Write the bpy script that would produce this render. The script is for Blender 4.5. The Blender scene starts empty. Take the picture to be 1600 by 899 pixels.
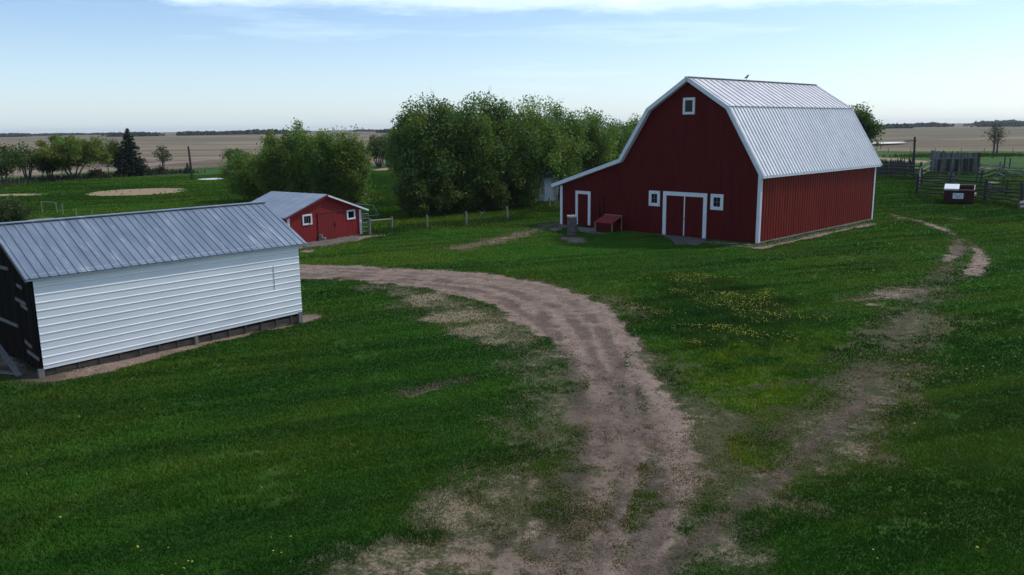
import bpy, math, random
import numpy as np
from mathutils import Vector, Matrix
R = math.radians
S = bpy.context.scene
COL = S.collection

# ------------------------------------------------------------------ camera
CAM_H, F_PX, PITCH, ROLL = 6.5, 1271.7, R(11.1345), R(-0.6476)
cp, sp, cr, sr = math.cos(PITCH), math.sin(PITCH), math.cos(ROLL), math.sin(ROLL)
_fw = np.array([0, cp, -sp]); _up = np.array([0, sp, cp]); _rt = np.array([1., 0, 0])
C_R = cr*_rt + sr*_up; C_U = -sr*_rt + cr*_up; C_F = _fw
cd = bpy.data.cameras.new('camera'); cam = bpy.data.objects.new('camera', cd); COL.objects.link(cam)
cd.sensor_fit = 'HORIZONTAL'; cd.sensor_width = 36; cd.lens = 36*F_PX/1600
cd.clip_start = .1; cd.clip_end = 20000
m = Matrix((( C_R[0], C_U[0], -C_F[0], 0), (C_R[1], C_U[1], -C_F[1], 0), (C_R[2], C_U[2], -C_F[2], CAM_H), (0, 0, 0, 1)))
cam.matrix_world = m
S.camera = cam
# ------------------------------------------------------------------ light
SUN_AZ, SUN_EL = R(66), R(50)
w = bpy.data.worlds.new('World'); S.world = w; w.use_nodes = True
nt = w.node_tree; N = nt.nodes; L = nt.links; N.clear()
def nd(t, **k):
    n = N.new(t)
    for a, b in k.items(): setattr(n, a, b)
    return n
sky = nd('ShaderNodeTexSky', sky_type='NISHITA', sun_disc=False, sun_elevation=SUN_EL, sun_rotation=SUN_AZ, altitude=500, air_density=1.0, dust_density=1.2, ozone_density=2.0)
tc = nd('ShaderNodeTexCoord'); sx = nd('ShaderNodeSeparateXYZ'); L.new(tc.outputs['Generated'], sx.inputs[0])
def math_n(op, a, b=None, c=None):
    n = nd('ShaderNodeMath', operation=op)
    for i, v in enumerate((a, b, c)):
        if v is None: continue
        if isinstance(v, (int, float)): n.inputs[i].default_value = v
        else: L.new(v, n.inputs[i])
    return n.outputs[0]
def wnoise(scale, detail, sxyz, rough=.55, off=(0, 0, 0)):
    mp = nd('ShaderNodeMapping'); mp.inputs['Scale'].default_value = sxyz; mp.inputs['Location'].default_value = off
    L.new(tc.outputs['Generated'], mp.inputs[0])
    n = nd('ShaderNodeTexNoise'); n.inputs['Scale'].default_value = scale; n.inputs['Detail'].default_value = detail; n.inputs['Roughness'].default_value = rough
    L.new(mp.outputs[0], n.inputs['Vector']); return n.outputs['Fac']
def mrange(v, a, b, c=0., d=1.):
    n = nd('ShaderNodeMapRange', interpolation_type='SMOOTHSTEP')
    for i, q in enumerate((None, a, b, c, d)):
        if q is not None: n.inputs[i].default_value = q
    L.new(v, n.inputs[0]); return n.outputs[0]
zz = sx.outputs['Z']
n1 = wnoise(5, 6, (1, 1, 7), .6)
n2 = wnoise(3.2, 5, (1, 1, 11), .55, (3, 1, 2))
n3 = wnoise(9, 7, (1, 1, 5), .65, (7, 2, 0))
# bank of cloud that starts about eight degrees up
tilt = math_n('MULTIPLY', sx.outputs['X'], -.020)
edge = math_n('ADD', math_n('SUBTRACT', zz, tilt), math_n('MULTIPLY', math_n('SUBTRACT', n3, .5), .036))
band = math_n('MULTIPLY', mrange(edge, .124, .146), mrange(zz, .20, .42, 1., .10))
hi = mrange(n1, .36, .66)
band = math_n('MULTIPLY', band, math_n('ADD', math_n('MULTIPLY', hi, .3), .62))
wisp = math_n('MULTIPLY', math_n('MULTIPLY', mrange(n2, .46, .72), mrange(zz, .25, .5, 1., .2)), .30)
veil = mrange(zz, -.02, .15, .34, .04)
cl = math_n('MAXIMUM', math_n('MAXIMUM', band, wisp), veil)
mix = nd('ShaderNodeMix', data_type='RGBA'); L.new(cl, mix.inputs[0])
gain = nd('ShaderNodeMix', data_type='RGBA', blend_type='MULTIPLY'); gain.inputs[0].default_value = 1; L.new(sky.outputs[0], gain.inputs[6]); gain.inputs[7].default_value = (.88, .97, 1.09, 1)
L.new(gain.outputs[2], mix.inputs[6]); mix.inputs[7].default_value = (7.0, 8.4, 9.9, 1)
bg = nd('ShaderNodeBackground'); bg.inputs['Strength'].default_value = .15
L.new(mix.outputs[2], bg.inputs[0]); wo = nd('ShaderNodeOutputWorld'); L.new(bg.outputs[0], wo.inputs[0])
sd = bpy.data.lights.new('sun', 'SUN'); sd.energy = 2.8; sd.angle = R(2.5); sd.color = (1, .94, .84)
sun = bpy.data.objects.new('sun', sd); COL.objects.link(sun)
SUN_DIR = Vector((math.sin(SUN_AZ)*math.cos(SUN_EL), math.cos(SUN_AZ)*math.cos(SUN_EL), math.sin(SUN_EL)))
sun.rotation_euler = (-SUN_DIR).to_track_quat('-Z', 'Y').to_euler()
S.view_settings.view_transform = 'Standard'; S.view_settings.look = 'None'; S.view_settings.gamma = 1; S.view_settings.exposure = -.02
S.view_settings.use_curve_mapping = False
S.cycles.max_bounces = 6; S.cycles.transparent_max_bounces = 6

# ------------------------------------------------------------------ helpers
def ray(px, py): return C_F*F_PX + C_R*(px-800) - C_U*(py-449.5)
def G(px, py, z=0.):
    d = ray(px, py); t = (z-CAM_H)/d[2]; p = d*t; p[2] += CAM_H; return p
def hgt(bx, by, tx, ty, z=0.):
    g = G(bx, by, z); d = ray(tx, ty); return CAM_H + d[2]*math.hypot(g[0], g[1])/math.hypot(d[0], d[1])
def tag(o, label=None, cat=None, group=None, kind=None):
    if label: o['label'] = label
    if cat: o['category'] = cat
    if group: o['group'] = group
    if kind: o['kind'] = kind
    return o
def empty(name, loc, rz=0., label=None, cat=None, group=None):
    o = bpy.data.objects.new(name, None); COL.objects.link(o); o.location = loc; o.rotation_euler = (0, 0, rz); o.empty_display_size = .3
    return tag(o, label, cat, group)
def copy_tree(o, parent=None):
    c = o.copy(); COL.objects.link(c); c.parent = parent
    for ch in [q for q in COL.objects if q.parent == o]: copy_tree(ch, c)
    return c
class MB:
    def __init__(s): s.v = []; s.f = []; s.c = None
    def add(s, v, f):
        n = len(s.v); s.v += [tuple(map(float, q)) for q in v]; s.f += [tuple(i+n for i in q) for q in f]
    def box(s, a, b):
        (x0, y0, z0), (x1, y1, z1) = a, b
        s.add([(x0,y0,z0),(x1,y0,z0),(x1,y1,z0),(x0,y1,z0),(x0,y0,z1),(x1,y0,z1),(x1,y1,z1),(x0,y1,z1)],
              [(0,3,2,1),(4,5,6,7),(0,1,5,4),(1,2,6,5),(2,3,7,6),(3,0,4,7)]); return s
    def bar(s, p, q, w, h, up=(0, 0, 1)):
        p = Vector(p); q = Vector(q); d = (q-p).normalized(); u = Vector(up)
        if abs(d.dot(u)) > .98: u = Vector((0, 1, 0))
        a = d.cross(u).normalized(); b = a.cross(d).normalized(); a = a*w/2; b = b*h/2
        s.add([p-a-b, p+a-b, p+a+b, p-a+b, q-a-b, q+a-b, q+a+b, q-a+b], [(0,1,2,3),(4,7,6,5),(0,4,5,1),(1,5,6,2),(2,6,7,3),(3,7,4,0)]); return s
    def tube(s, pts, rad, k=6, cap=True):
        pts = [Vector(p) for p in pts]; n = len(pts); rad = [rad]*n if isinstance(rad, (int, float)) else rad
        vs = []; fs = []; ref = None
        for i, p in enumerate(pts):
            t = (pts[min(i+1, n-1)] - pts[max(i-1, 0)]); t = t.normalized() if t.length > 1e-9 else Vector((0, 0, 1))
            if ref is None: ref = t.orthogonal().normalized()
            a = (ref - t*ref.dot(t)); a = a.normalized() if a.length > 1e-6 else t.orthogonal().normalized(); ref = a; b = t.cross(a)
            for j in range(k): vs.append(p + (a*math.cos(j*math.tau/k) + b*math.sin(j*math.tau/k))*rad[i])
        for i in range(n-1):
            for j in range(k): fs.append((i*k+j, i*k+(j+1) % k, (i+1)*k+(j+1) % k, (i+1)*k+j))
        if cap: fs.append(tuple(range(k))[::-1]); fs.append(tuple(range((n-1)*k, n*k)))
        s.add(vs, fs); return s
    def prism(s, poly, y0, y1):      # polygon in x,z extruded along y (polygon anticlockwise seen from -y)
        n = len(poly); s.add([(x, y0, z) for x, z in poly] + [(x, y1, z) for x, z in poly],
              [tuple(range(n)), tuple(range(n, 2*n))[::-1]] + [(i, n+i, n+(i+1) % n, (i+1) % n) for i in range(n)]); return s
    def ribs(s, o, along, slope, prof, nrm):
        """corrugated sheet: prof = list of (distance along, height)"""
        o, along, slope, nrm = map(Vector, (o, along, slope, nrm)); vs = []; fs = []
        for d, h in prof: vs.append(o + along*d + nrm*h); vs.append(o + along*d + nrm*h + slope)
        for i in range(len(prof)-1): fs.append((2*i, 2*i+2, 2*i+3, 2*i+1))
        s.add(vs, fs); return s
    def build(s, name, mat, parent=None, smooth=False, bevel=0., loc=None):
        me = bpy.data.meshes.new(name); me.from_pydata(s.v, [], s.f); me.materials.append(mat); me.validate(); me.update()
        if smooth: me.polygons.foreach_set('use_smooth', [True]*len(me.polygons))
        o = bpy.data.objects.new(name, me); COL.objects.link(o); o.parent = parent
        if loc is not None: o.location = loc
        if bevel:
            b = o.modifiers.new('bevel', 'BEVEL'); b.width = bevel; b.segments = 2; b.limit_method = 'ANGLE'
        return o
def ribprof(length, pitch, w, h, start=0.):
    p = [(0, 0)]; d = start+pitch/2
    while d + w < length: p += [(d-w*.5, 0), (d-w*.28, h), (d+w*.28, h), (d+w*.5, 0)]; d += pitch
    p.append((length, 0)); return p
def np_mesh(name, verts, faces, mat, cols=None, parent=None, smooth=False, extra=None):
    me = bpy.data.meshes.new(name); nf, k = faces.shape
    me.vertices.add(len(verts)); me.vertices.foreach_set('co', verts.astype(np.float32).ravel())
    me.loops.add(nf*k); me.loops.foreach_set('vertex_index', faces.astype(np.int32).ravel())
    me.polygons.add(nf); me.polygons.foreach_set('loop_start', np.arange(0, nf*k, k, dtype=np.int32)); me.polygons.foreach_set('loop_total', np.full(nf, k, np.int32))
    if cols is not None:
        a = me.attributes.new('tint', 'FLOAT_COLOR', 'POINT'); c4 = np.ones((len(verts), 4), np.float32); c4[:, :cols.shape[1]] = cols; a.data.foreach_set('color', c4.ravel())
    me.update(calc_edges=True); me.materials.append(mat)
    if smooth: me.polygons.foreach_set('use_smooth', np.ones(nf, bool))
    o = bpy.data.objects.new(name, me); COL.objects.link(o); o.parent = parent; return o
# --- value noise
_T = np.random.RandomState(5).rand(256, 256)
def vn(x, y):
    xi = np.floor(x).astype(int); yi = np.floor(y).astype(int); fx = x-xi; fy = y-yi; fx = fx*fx*(3-2*fx); fy = fy*fy*(3-2*fy)
    a = _T[xi & 255, yi & 255]; b = _T[(xi+1) & 255, yi & 255]; c = _T[xi & 255, (yi+1) & 255]; d = _T[(xi+1) & 255, (yi+1) & 255]
    return (a*(1-fx)+b*fx)*(1-fy) + (c*(1-fx)+d*fx)*fy
def fbm(x, y, s, o=4, g=.5, off=0.):
    r = 0; a = 1; t = 0; x = x*s+off; y = y*s+off*1.7
    for i in range(o): r = r+a*vn(x, y); t += a; a *= g; x = x*2.03+11.3; y = y*2.03+5.7
    return r/t
def sstep(a, b, x): t = np.clip((x-a)/(b-a), 0, 1); return t*t*(3-2*t)

# ------------------------------------------------------------------ materials
def newmat(name):
    mt = bpy.data.materials.new(name); mt.use_nodes = True; t = mt.node_tree; return mt, t, t.nodes['Principled BSDF']
def surf(name, c1, c2=None, scale=4., rough=.7, metal=0., bump=0., bscale=30., stretch=(1, 1, 1), c3=None, s3=.8, spec=.3, detail=5., lo=.35, hi=.65):
    mt, t, p = newmat(name); p.inputs['Roughness'].default_value = rough; p.inputs['Metallic'].default_value = metal; p.inputs['Specular IOR Level'].default_value = spec
    tcn = t.nodes.new('ShaderNodeTexCoord'); mp = t.nodes.new('ShaderNodeMapping'); mp.inputs['Scale'].default_value = stretch; t.links.new(tcn.outputs['Object'], mp.inputs[0])
    def noise(sc, dt=detail):
        n = t.nodes.new('ShaderNodeTexNoise'); n.inputs['Scale'].default_value = sc; n.inputs['Detail'].default_value = dt; n.inputs['Roughness'].default_value = .6; t.links.new(mp.outputs[0], n.inputs['Vector']); return n
    if c2 is None: p.inputs['Base Color'].default_value = (*c1, 1)
    else:
        r = t.nodes.new('ShaderNodeMapRange'); r.inputs[1].default_value = lo; r.inputs[2].default_value = hi; t.links.new(noise(scale).outputs['Fac'], r.inputs[0])
        mx = t.nodes.new('ShaderNodeMix'); mx.data_type = 'RGBA'; mx.inputs[6].default_value = (*c1, 1); mx.inputs[7].default_value = (*c2, 1); t.links.new(r.outputs[0], mx.inputs[0]); out = mx.outputs[2]
        if c3 is not None:
            r3 = t.nodes.new('ShaderNodeMapRange'); r3.inputs[1].default_value = .55; r3.inputs[2].default_value = .75; t.links.new(noise(s3, 7).outputs['Fac'], r3.inputs[0])
            m3 = t.nodes.new('ShaderNodeMix'); m3.data_type = 'RGBA'; m3.inputs[7].default_value = (*c3, 1); t.links.new(out, m3.inputs[6]); t.links.new(r3.outputs[0], m3.inputs[0]); out = m3.outputs[2]
        t.links.new(out, p.inputs['Base Color'])
    if bump:
        b = t.nodes.new('ShaderNodeBump'); b.inputs['Strength'].default_value = bump; b.inputs['Distance'].default_value = .02; t.links.new(noise(bscale, 3).outputs['Fac'], b.inputs['Height']); t.links.new(b.outputs[0], p.inputs['Normal'])
    return mt
def leafmat(name, trans=.35, rough=.55):
    mt, t, p = newmat(name); a = t.nodes.new('ShaderNodeAttribute'); a.attribute_name = 'tint'
    p.inputs['Roughness'].default_value = rough; p.inputs['Specular IOR Level'].default_value = .25
    t.links.new(a.outputs['Color'], p.inputs['Base Color'])
    tr = t.nodes.new('ShaderNodeBsdfTranslucent'); g = t.nodes.new('ShaderNodeMix'); g.data_type = 'RGBA'; g.blend_type = 'MULTIPLY'; g.inputs[0].default_value = 1; g.inputs[7].default_value = (1.15, 1.25, .6, 1)
    t.links.new(a.outputs['Color'], g.inputs[6]); t.links.new(g.outputs[2], tr.inputs[0])
    mx = t.nodes.new('ShaderNodeMixShader'); mx.inputs[0].default_value = trans; t.links.new(p.outputs[0], mx.inputs[1]); t.links.new(tr.outputs[0], mx.inputs[2])
    t.links.new(mx.outputs[0], t.nodes['Material Output'].inputs['Surface']); return mt
M = {}
M['barn_red'] = surf(spec=.12, name='barn_red_paint_shaded', c1=(.070, .0062, .0062), c2=(.094, .008, .008), scale=1.3, rough=.7, bump=.12, bscale=9, stretch=(3, 3, .4), c3=(.054, .006, .0065), s3=.5)  # darker than the side steel: the front's shade is in the colour
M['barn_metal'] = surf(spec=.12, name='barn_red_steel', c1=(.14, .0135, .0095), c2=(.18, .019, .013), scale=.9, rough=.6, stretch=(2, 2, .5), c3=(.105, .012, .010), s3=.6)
M['shed_red'] = surf('shed_red_paint', (.165, .010, .012), (.215, .014, .016), 2.2, .6, bump=.15, bscale=14, stretch=(3, 3, .5), c3=(.12, .009, .011), s3=1.1)
M['white'] = surf('white_trim_paint', (.56, .59, .64), (.66, .69, .73), 5., .55, c3=(.52, .53, .55), s3=2.5)
M['barn_roof'] = surf('galvanised_barn_roof', (.45, .45, .47), (.53, .53, .55), 1.2, .5, .2, stretch=(1, 1, 1), c3=(.36, .365, .40), s3=.5)
M['shed_roof'] = surf('weathered_galvanised_roof', (.170, .212, .265), (.235, .285, .345), 1.0, .45, .35, stretch=(.6, 2.5, .6), c3=(.42, .45, .48), s3=1.3)
M['siding'] = surf('white_steel_siding', (.67, .695, .715), (.74, .76, .775), .8, .45, c3=(.60, .625, .64), s3=.7, stretch=(1, .4, 2))
M['galv'] = surf('galvanised_steel', (.36, .40, .46), (.46, .50, .56), 2.5, .45, .5, c3=(.28, .30, .33), s3=1.4)
M['oldwood'] = surf('weathered_grey_wood', (.115, .105, .10), (.20, .185, .175), 6, .85, bump=.4, bscale=25, stretch=(4, 4, .7), c3=(.07, .062, .058), s3=2)
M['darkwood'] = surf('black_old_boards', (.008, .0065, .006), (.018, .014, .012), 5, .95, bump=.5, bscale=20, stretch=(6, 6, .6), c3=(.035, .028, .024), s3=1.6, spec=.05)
M['rail'] = surf('dark_weathered_rail', (.028, .027, .027), (.062, .058, .057), 5, .85, bump=.3, stretch=(2, 2, 2))
M['postwood'] = surf('pale_weathered_post', (.16, .145, .11), (.25, .225, .18), 7, .85, bump=.3, stretch=(4, 4, .8))
M['glass'] = surf('dark_window_glass', (.006, .009, .016), None, rough=.15, spec=.22)
M['concrete'] = surf('old_concrete', (.15, .135, .122), (.23, .21, .19), 3, .9, bump=.35, bscale=18, c3=(.13, .115, .10), s3=2)
M['brick'] = surf('stained_concrete_blocks', (.075, .062, .056), (.14, .122, .112), 5, .9, bump=.5, bscale=14, c3=(.07, .055, .05), s3=3)
M['iron'] = surf('dark_iron', (.035, .033, .032), (.06, .05, .045), 8, .55, .6)
M['bark'] = surf('grey_brown_bark', (.050, .043, .038), (.095, .084, .074), 7, .9, bump=.4, stretch=(3, 3, .8))
M['palebark'] = surf('pale_dead_wood', (.20, .185, .165), (.30, .28, .25), 6, .9, bump=.3, stretch=(3, 3, .8))
M['leaf'] = leafmat('leaves', .45)
M['needle'] = leafmat('needles', .08, .6)
M['blade'] = leafmat('grass_blades', .25, .7)
def soften(mt, k):
    t = mt.node_tree; p = t.nodes['Principled BSDF']; ge = t.nodes.new('ShaderNodeNewGeometry'); v = t.nodes.new('ShaderNodeVectorMath'); v.operation = 'SCALE'; v.inputs['Scale'].default_value = 1-k; t.links.new(ge.outputs['Normal'], v.inputs[0])
    a = t.nodes.new('ShaderNodeVectorMath'); a.operation = 'ADD'; a.inputs[1].default_value = (0, 0, k); t.links.new(v.outputs[0], a.inputs[0]); n = t.nodes.new('ShaderNodeVectorMath'); n.operation = 'NORMALIZE'; t.links.new(a.outputs[0], n.inputs[0]); t.links.new(n.outputs[0], p.inputs['Normal'])
soften(M['blade'], .5); M['blade'].node_tree.nodes['Principled BSDF'].inputs['Specular IOR Level'].default_value = .02
M['petal'] = leafmat('dandelion_petals', .15, .6)
M['binred'] = surf('bin_red_paint', (.036, .005, .008), (.052, .006, .009), 3, .6, c3=(.022, .006, .008), s3=2)
M['lid'] = surf('white_plastic_lid', (.70, .71, .72), (.78, .79, .8), 5, .5)
M['black'] = surf('black_inside', (.012, .012, .013), None, rough=.8)
M['signw'] = surf('white_sign_face', (.68, .72, .78), (.74, .77, .82), 9, .4)
M['signb'] = surf('blue_sign_print', (.07, .20, .42), (.12, .28, .5), 9, .4)
M['bird'] = surf('dark_feathers', (.03, .028, .03), (.05, .045, .045), 30, .7)
M['bluedrum'] = surf('faded_blue_drum', (.05, .075, .115), (.07, .10, .14), 6, .5)
M['tube'] = surf('grey_steel_tube', (.13, .13, .132), (.19, .19, .188), 8, .45, .5)

# ------------------------------------------------------------------ ground masks (world metres)
GX0, GX1, GY0, GY1, GS = -34., 60., 6., 84., .1
gx = np.arange(GX0, GX1, GS); gy = np.arange(GY0, GY1, GS); XX, YY = np.meshgrid(gx, gy, indexing='ij')
def gpts(px): return np.array([G(*q)[:2] for q in px])
def seg_dist(P, X, Y):
    best = np.full(X.shape, 1e9)
    for (ax, ay), (bx, by) in zip(P[:-1], P[1:]):
        dx, dy = bx-ax, by-ay; t = np.clip(((X-ax)*dx+(Y-ay)*dy)/(dx*dx+dy*dy+1e-12), 0, 1)
        best = np.minimum(best, (X-ax-t*dx)**2+(Y-ay-t*dy)**2)
    return np.sqrt(best)
def poly_sd(P, X, Y):
    P2 = np.vstack([P, P[:1]]); d = seg_dist(P2, X, Y); ins = np.zeros(X.shape, bool)
    for (ax, ay), (bx, by) in zip(P2[:-1], P2[1:]):
        c = (ay > Y) != (by > Y); xi = (bx-ax)*(Y-ay)/(by-ay+1e-12)+ax; ins ^= c & (X < xi)
    return np.where(ins, -d, d)
def smooth_pts(P, n=2):
    for _ in range(n):
        Q = [P[0]]
        for a, b in zip(P[:-1], P[1:]): Q += [a*.75+b*.25, a*.25+b*.75]
        Q.append(P[-1]); P = np.array(Q)
    return P
nA = fbm(XX, YY, .35, 5, .55); nB = fbm(XX, YY, 1.3, 4, .55, 9.); nC = fbm(XX, YY, .12, 3, .5, 23.); nD = fbm(XX, YY, 3.2, 3, .6, 4.)
outer = [(400,405),(471,412),(560,415),(650,420),(720,425),(790,430),(850,440),(905,456),(945,480),(978,508),(998,545),(1012,580),(1036,615),(1062,650),(1084,690),(1098,740),(1104,800),(1095,850),(1080,905),(1060,1000),(1040,1200)]
inner = [(640,1200),(690,1000),(720,905),(745,850),(790,800),(830,755),(862,710),(880,665),(888,625),(884,585),(870,548),(845,517),(812,492),(762,471),(692,454),(622,443),(550,436),(471,433),(400,430)]
DRIVE = np.vstack([smooth_pts(gpts(outer), 1), smooth_pts(gpts(inner), 1)])
sdv = poly_sd(DRIVE, XX, YY)
# the near part of the drive is worn and patchy, half grown over
near = sstep(24.5, 18.0, YY); ew = .55+near*1.1
dirt = sstep(ew, -ew, sdv + (nA-.5)*(1.2+near*1.2) + (nB-.5)*.9)
patch = sstep(.42, .56, nA*.6+nB*.4 + .02)
dirt *= 1-near*.24-near*.20*patch
stroke_lane = True
dry = np.zeros_like(dirt); moss = np.zeros_like(dirt); dark = np.zeros_like(dirt); rut = np.zeros_like(dirt)
def stroke(arr, px, wid, amt, soft=.5, namp=1., nz=None):
    d = seg_dist(smooth_pts(gpts(px), 2), XX, YY); nz = nA if nz is None else nz
    v = sstep(wid*(1.3+soft), wid*(.7-soft), d + (nz-.5)*wid*namp*2 + (nB-.5)*wid*namp)*amt
    np.maximum(arr, v, out=arr)
def blob(arr, cx, cy, rx, ry, amt, namp=1.):
    c = G(cx, cy); ex = abs(G(cx+rx, cy)[0]-c[0]); ey = abs(G(cx, cy-ry)[1]-G(cx, cy+ry)[1])/2
    d = np.hypot((XX-c[0])/ex, (YY-c[1])/ey); v = sstep(1.5, .15, d + (nA-.5)*1.5*namp + (nB-.5)*1.1*namp)*amt
    np.maximum(arr, v, out=arr)
# wheel tracks along the drive
for px, wd, a in (([(480,421),(650,430),(780,446),(860,470),(905,505),(925,545),(940,600),(945,660),(935,730),(905,800),(860,905)], .22, .55), ([(480,427),(620,437),(745,455),(830,490),(880,535),(905,590),(915,650)], .2, .45),
                  ([(870,560),(930,570),(985,620),(990,690),(980,760),(950,830),(930,905)], .16, .7), ([(900,610),(915,680),(905,740),(870,810)], .13, .6), ([(1000,640),(1030,700),(1010,790),(985,905)], .2, .6)):
    stroke(rut, px, wd, a, .5, .5)
for px, wd, am in (([(990,560),(1028,625),(1056,690),(1062,750),(1040,820),(990,905),(965,1050)], .50, .85), ([(985,590),(994,680),(985,760),(958,830),(930,905)], .20, .9), ([(925,560),(936,640),(926,720)], .22, .95), ([(955,570),(968,640),(962,720),(940,790)], .12, .7), ([(840,905),(810,860),(855,812)], .5, .55), ([(1000,720),(960,790),(880,855),(820,905)], .7, .45)):
    stroke(dirt, px, wd, am, .8, .8)
for px, wd, am in (([(893,575),(915,640),(918,710),(890,770)], .55, .62), ([(960,600),(975,680),(965,760),(930,830),(890,905)], .55, .55), ([(1010,610),(1040,690),(1030,770),(1000,850)], .35, .5), ([(1075,700),(1085,780),(1075,860)], .5, .45)):
    stroke(dark, px, wd, am, .9, .9)
dOut = seg_dist(smooth_pts(gpts(outer), 1), XX, YY); lane_n = vn(dOut*2.6+(nA-.5)*1.2+40, XX*.05+YY*.05); rut = np.maximum(rut, .62*sstep(.50, .80, lane_n)*sstep(.3, -.8, sdv)); rut *= .45+.75*sstep(.35, .6, nB)
# second wheel track, dark soil, from lower middle to the barn's far corner
T2 = [(985,920),(1065,862),(1130,812),(1200,757),(1262,705),(1310,662),(1350,625)]
stroke(dirt, T2, .62, .50, .8, .9); stroke(dirt, T2, .26, .42, .7, .6); stroke(dark, T2, .24, .95, .7, .45)
stroke(dirt, [(1395,336),(1440,346),(1478,358),(1500,372),(1496,392),(1478,408)], .34, .66, .9, 1.3); stroke(dirt, [(1500,372),(1528,385),(1535,404),(1518,428)], .34, .66, .9, 1.3)
stroke(dark, [(1488,366),(1505,380),(1500,398)], .4, .9, .8, .9)
stroke(dirt, [(1330,470),(1400,462),(1470,450)], .7, .55, .7, 1.3); blob(dirt, 1440, 455, 55, 12, .55); blob(dirt, 1360, 476, 30, 6, .6)
stroke(dark, [(1130,612),(1200,602),(1260,598),(1330,584),(1365,575)], .2, .8, .6, .9); stroke(dark, [(1280,570),(1330,535),(1395,480),(1440,455)], .3, .55, .7, 1.)
stroke(dark, [(1040,730),(1130,680),(1205,635)], .3, .45, .7, 1.)
stroke(dark, [(1262,705),(1330,640),(1372,575),(1405,510),(1445,455),(1482,415)], .26, .62, .8, .7); stroke(dark, [(1180,700),(1270,620),(1340,560),(1385,500),(1425,458),(1470,420)], .24, .58, .8, .7)
stroke(dirt, [(1262,705),(1330,640),(1372,575),(1405,510),(1445,455),(1490,410)], .6, .40, .9, 1.0); stroke(dry, [(1290,740),(1350,660),(1400,580),(1430,500),(1480,440)], .8, .5, .9, 1.6)
stroke(dark, [(1130,690),(1060,760),(1020,830)], .4, .5, .9, 1.)
# dead straw-coloured grass inside the bend and along the second track
for b in ((655,470,55,14,.9),(700,495,55,14,.95),(745,515,45,12,.9),(775,530,40,12,.75),(800,520,30,14,.6),(620,458,30,8,.7),(1325,700,55,26,.85),(1290,735,50,20,.75),(1265,790,50,24,.5),(1150,870,70,26,.8),(1335,640,40,14,.45),(1300,490,30,6,.5),(1190,535,25,6,.35),(760,880,150,55,1.),(650,875,120,50,1.),(560,895,100,32,.85),(720,800,100,55,.85),(850,845,130,60,.8),(960,860,120,60,.6),(900,700,60,70,.6),(1240,640,50,10,.3),(800,770,130,95,.62),(900,850,170,70,.62),(830,680,80,60,.5),(1000,490,30,20,.5),(960,470,30,14,.5),(850,560,40,40,.4)): blob(dry, *b)
stroke(dry, [(720,388),(790,372),(860,352),(880,346)], .8, .75, .7, .8)
stroke(dry, [(600,450),(740,478),(840,545),(868,610),(862,680),(800,760),(720,840),(620,905)], .9, .62, .9, 1.3)
stroke(dry, [(1010,560),(1060,620),(1095,690),(1115,760),(1110,850)], .8, .5, .9, 1.3)
blob(dirt, 770, 868, 160, 50, .52, 1.3); blob(dirt, 620, 890, 110, 32, .42, 1.3); blob(dark, 800, 860, 140, 45, .4, 1.3); blob(dark, 1000, 850, 90, 50, .45, 1.2); blob(dirt, 1010, 840, 95, 65, .62, 1.2)
# moss and fine yellow-green growth between the drive and the second track
for b in ((1150,620,170,70,.85),(1110,700,110,80,.8),(1230,560,120,40,.6),(1280,520,80,30,.5),(1120,570,90,30,.6),(1330,500,60,20,.4),(1060,760,50,30,.5)): blob(moss, *b)
moss *= .42+.58*sstep(.34, .56, nB*.7+nA*.3)
# rough dark weedy patch with dandelions
WEED = gpts([(1020,440),(1080,425),(1180,440),(1250,470),(1255,510),(1190,535),(1110,552),(1040,530),(1000,490)])
weed = sstep(1.2, -1.2, poly_sd(WEED, XX, YY) + (nA-.5)*3)
# hollow in the lawn with its grass shadow painted dark, bare strips round the buildings, trails
stroke(dark, [(640,612),(680,603),(728,594)], .34, 1., .6, .9); stroke(dirt, [(640,619),(662,612),(685,607)], .09, .8, .8, .9)
stroke(dirt, [(0,560),(30,585),(75,592),(150,577),(300,540),(400,514),(470,498),(480,494)], .38, .95, .6, .8); stroke(dark, [(0,575),(40,590),(75,590)], .6, .8, .6, .8)
stroke(dirt, [(1363,349),(1280,367),(1186,388)], .26, .9, .6, .9); stroke(dirt, [(1190,388),(1120,381),(1060,376)], .16, .7, .8, 1.2)
stroke(dirt, [(880,352),(925,362),(940,364)], .4, .8, .6, 1); blob(dirt, 895, 374, 26, 6, .9); blob(dirt, 868, 358, 12, 3, .8)
stroke(dirt, [(470,386),(520,380),(570,370),(600,366)], .45, .9, .6, .9); blob(dirt, 480, 392, 14, 4, .8)
blob(dry, 810, 362, 40, 4, .5, .8); blob(dry, 660, 352, 20, 4, .6, .8); blob(dry, 1405, 340, 18, 3, .8); blob(dry, 1490, 341, 30, 3, .5)
dry *= (1-.8*dirt)
rough = np.zeros_like(dirt)
RF = gpts([(575,372),(660,360),(730,354),(800,345),(870,328),(900,320),(900,230),(300,290),(300,330),(560,330)])
rough = sstep(1, -1, poly_sd(RF, XX, YY) + (nA-.5)*1.5)*.8
rough = np.maximum(rough, weed*.7)
def samp(A, x, y, out=0.):
    u = (x-GX0)/GS; v = (y-GY0)/GS; ok = (u >= 0) & (v >= 0) & (u < A.shape[0]-1) & (v < A.shape[1]-1)
    u = np.clip(u, 0, A.shape[0]-1.001); v = np.clip(v, 0, A.shape[1]-1.001); i = u.astype(int); j = v.astype(int); a = u-i; b = v-j
    r = (A[i, j]*(1-a)+A[i+1, j]*a)*(1-b)+(A[i, j+1]*(1-a)+A[i+1, j+1]*a)*b
    return np.where(ok, r, out)
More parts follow.
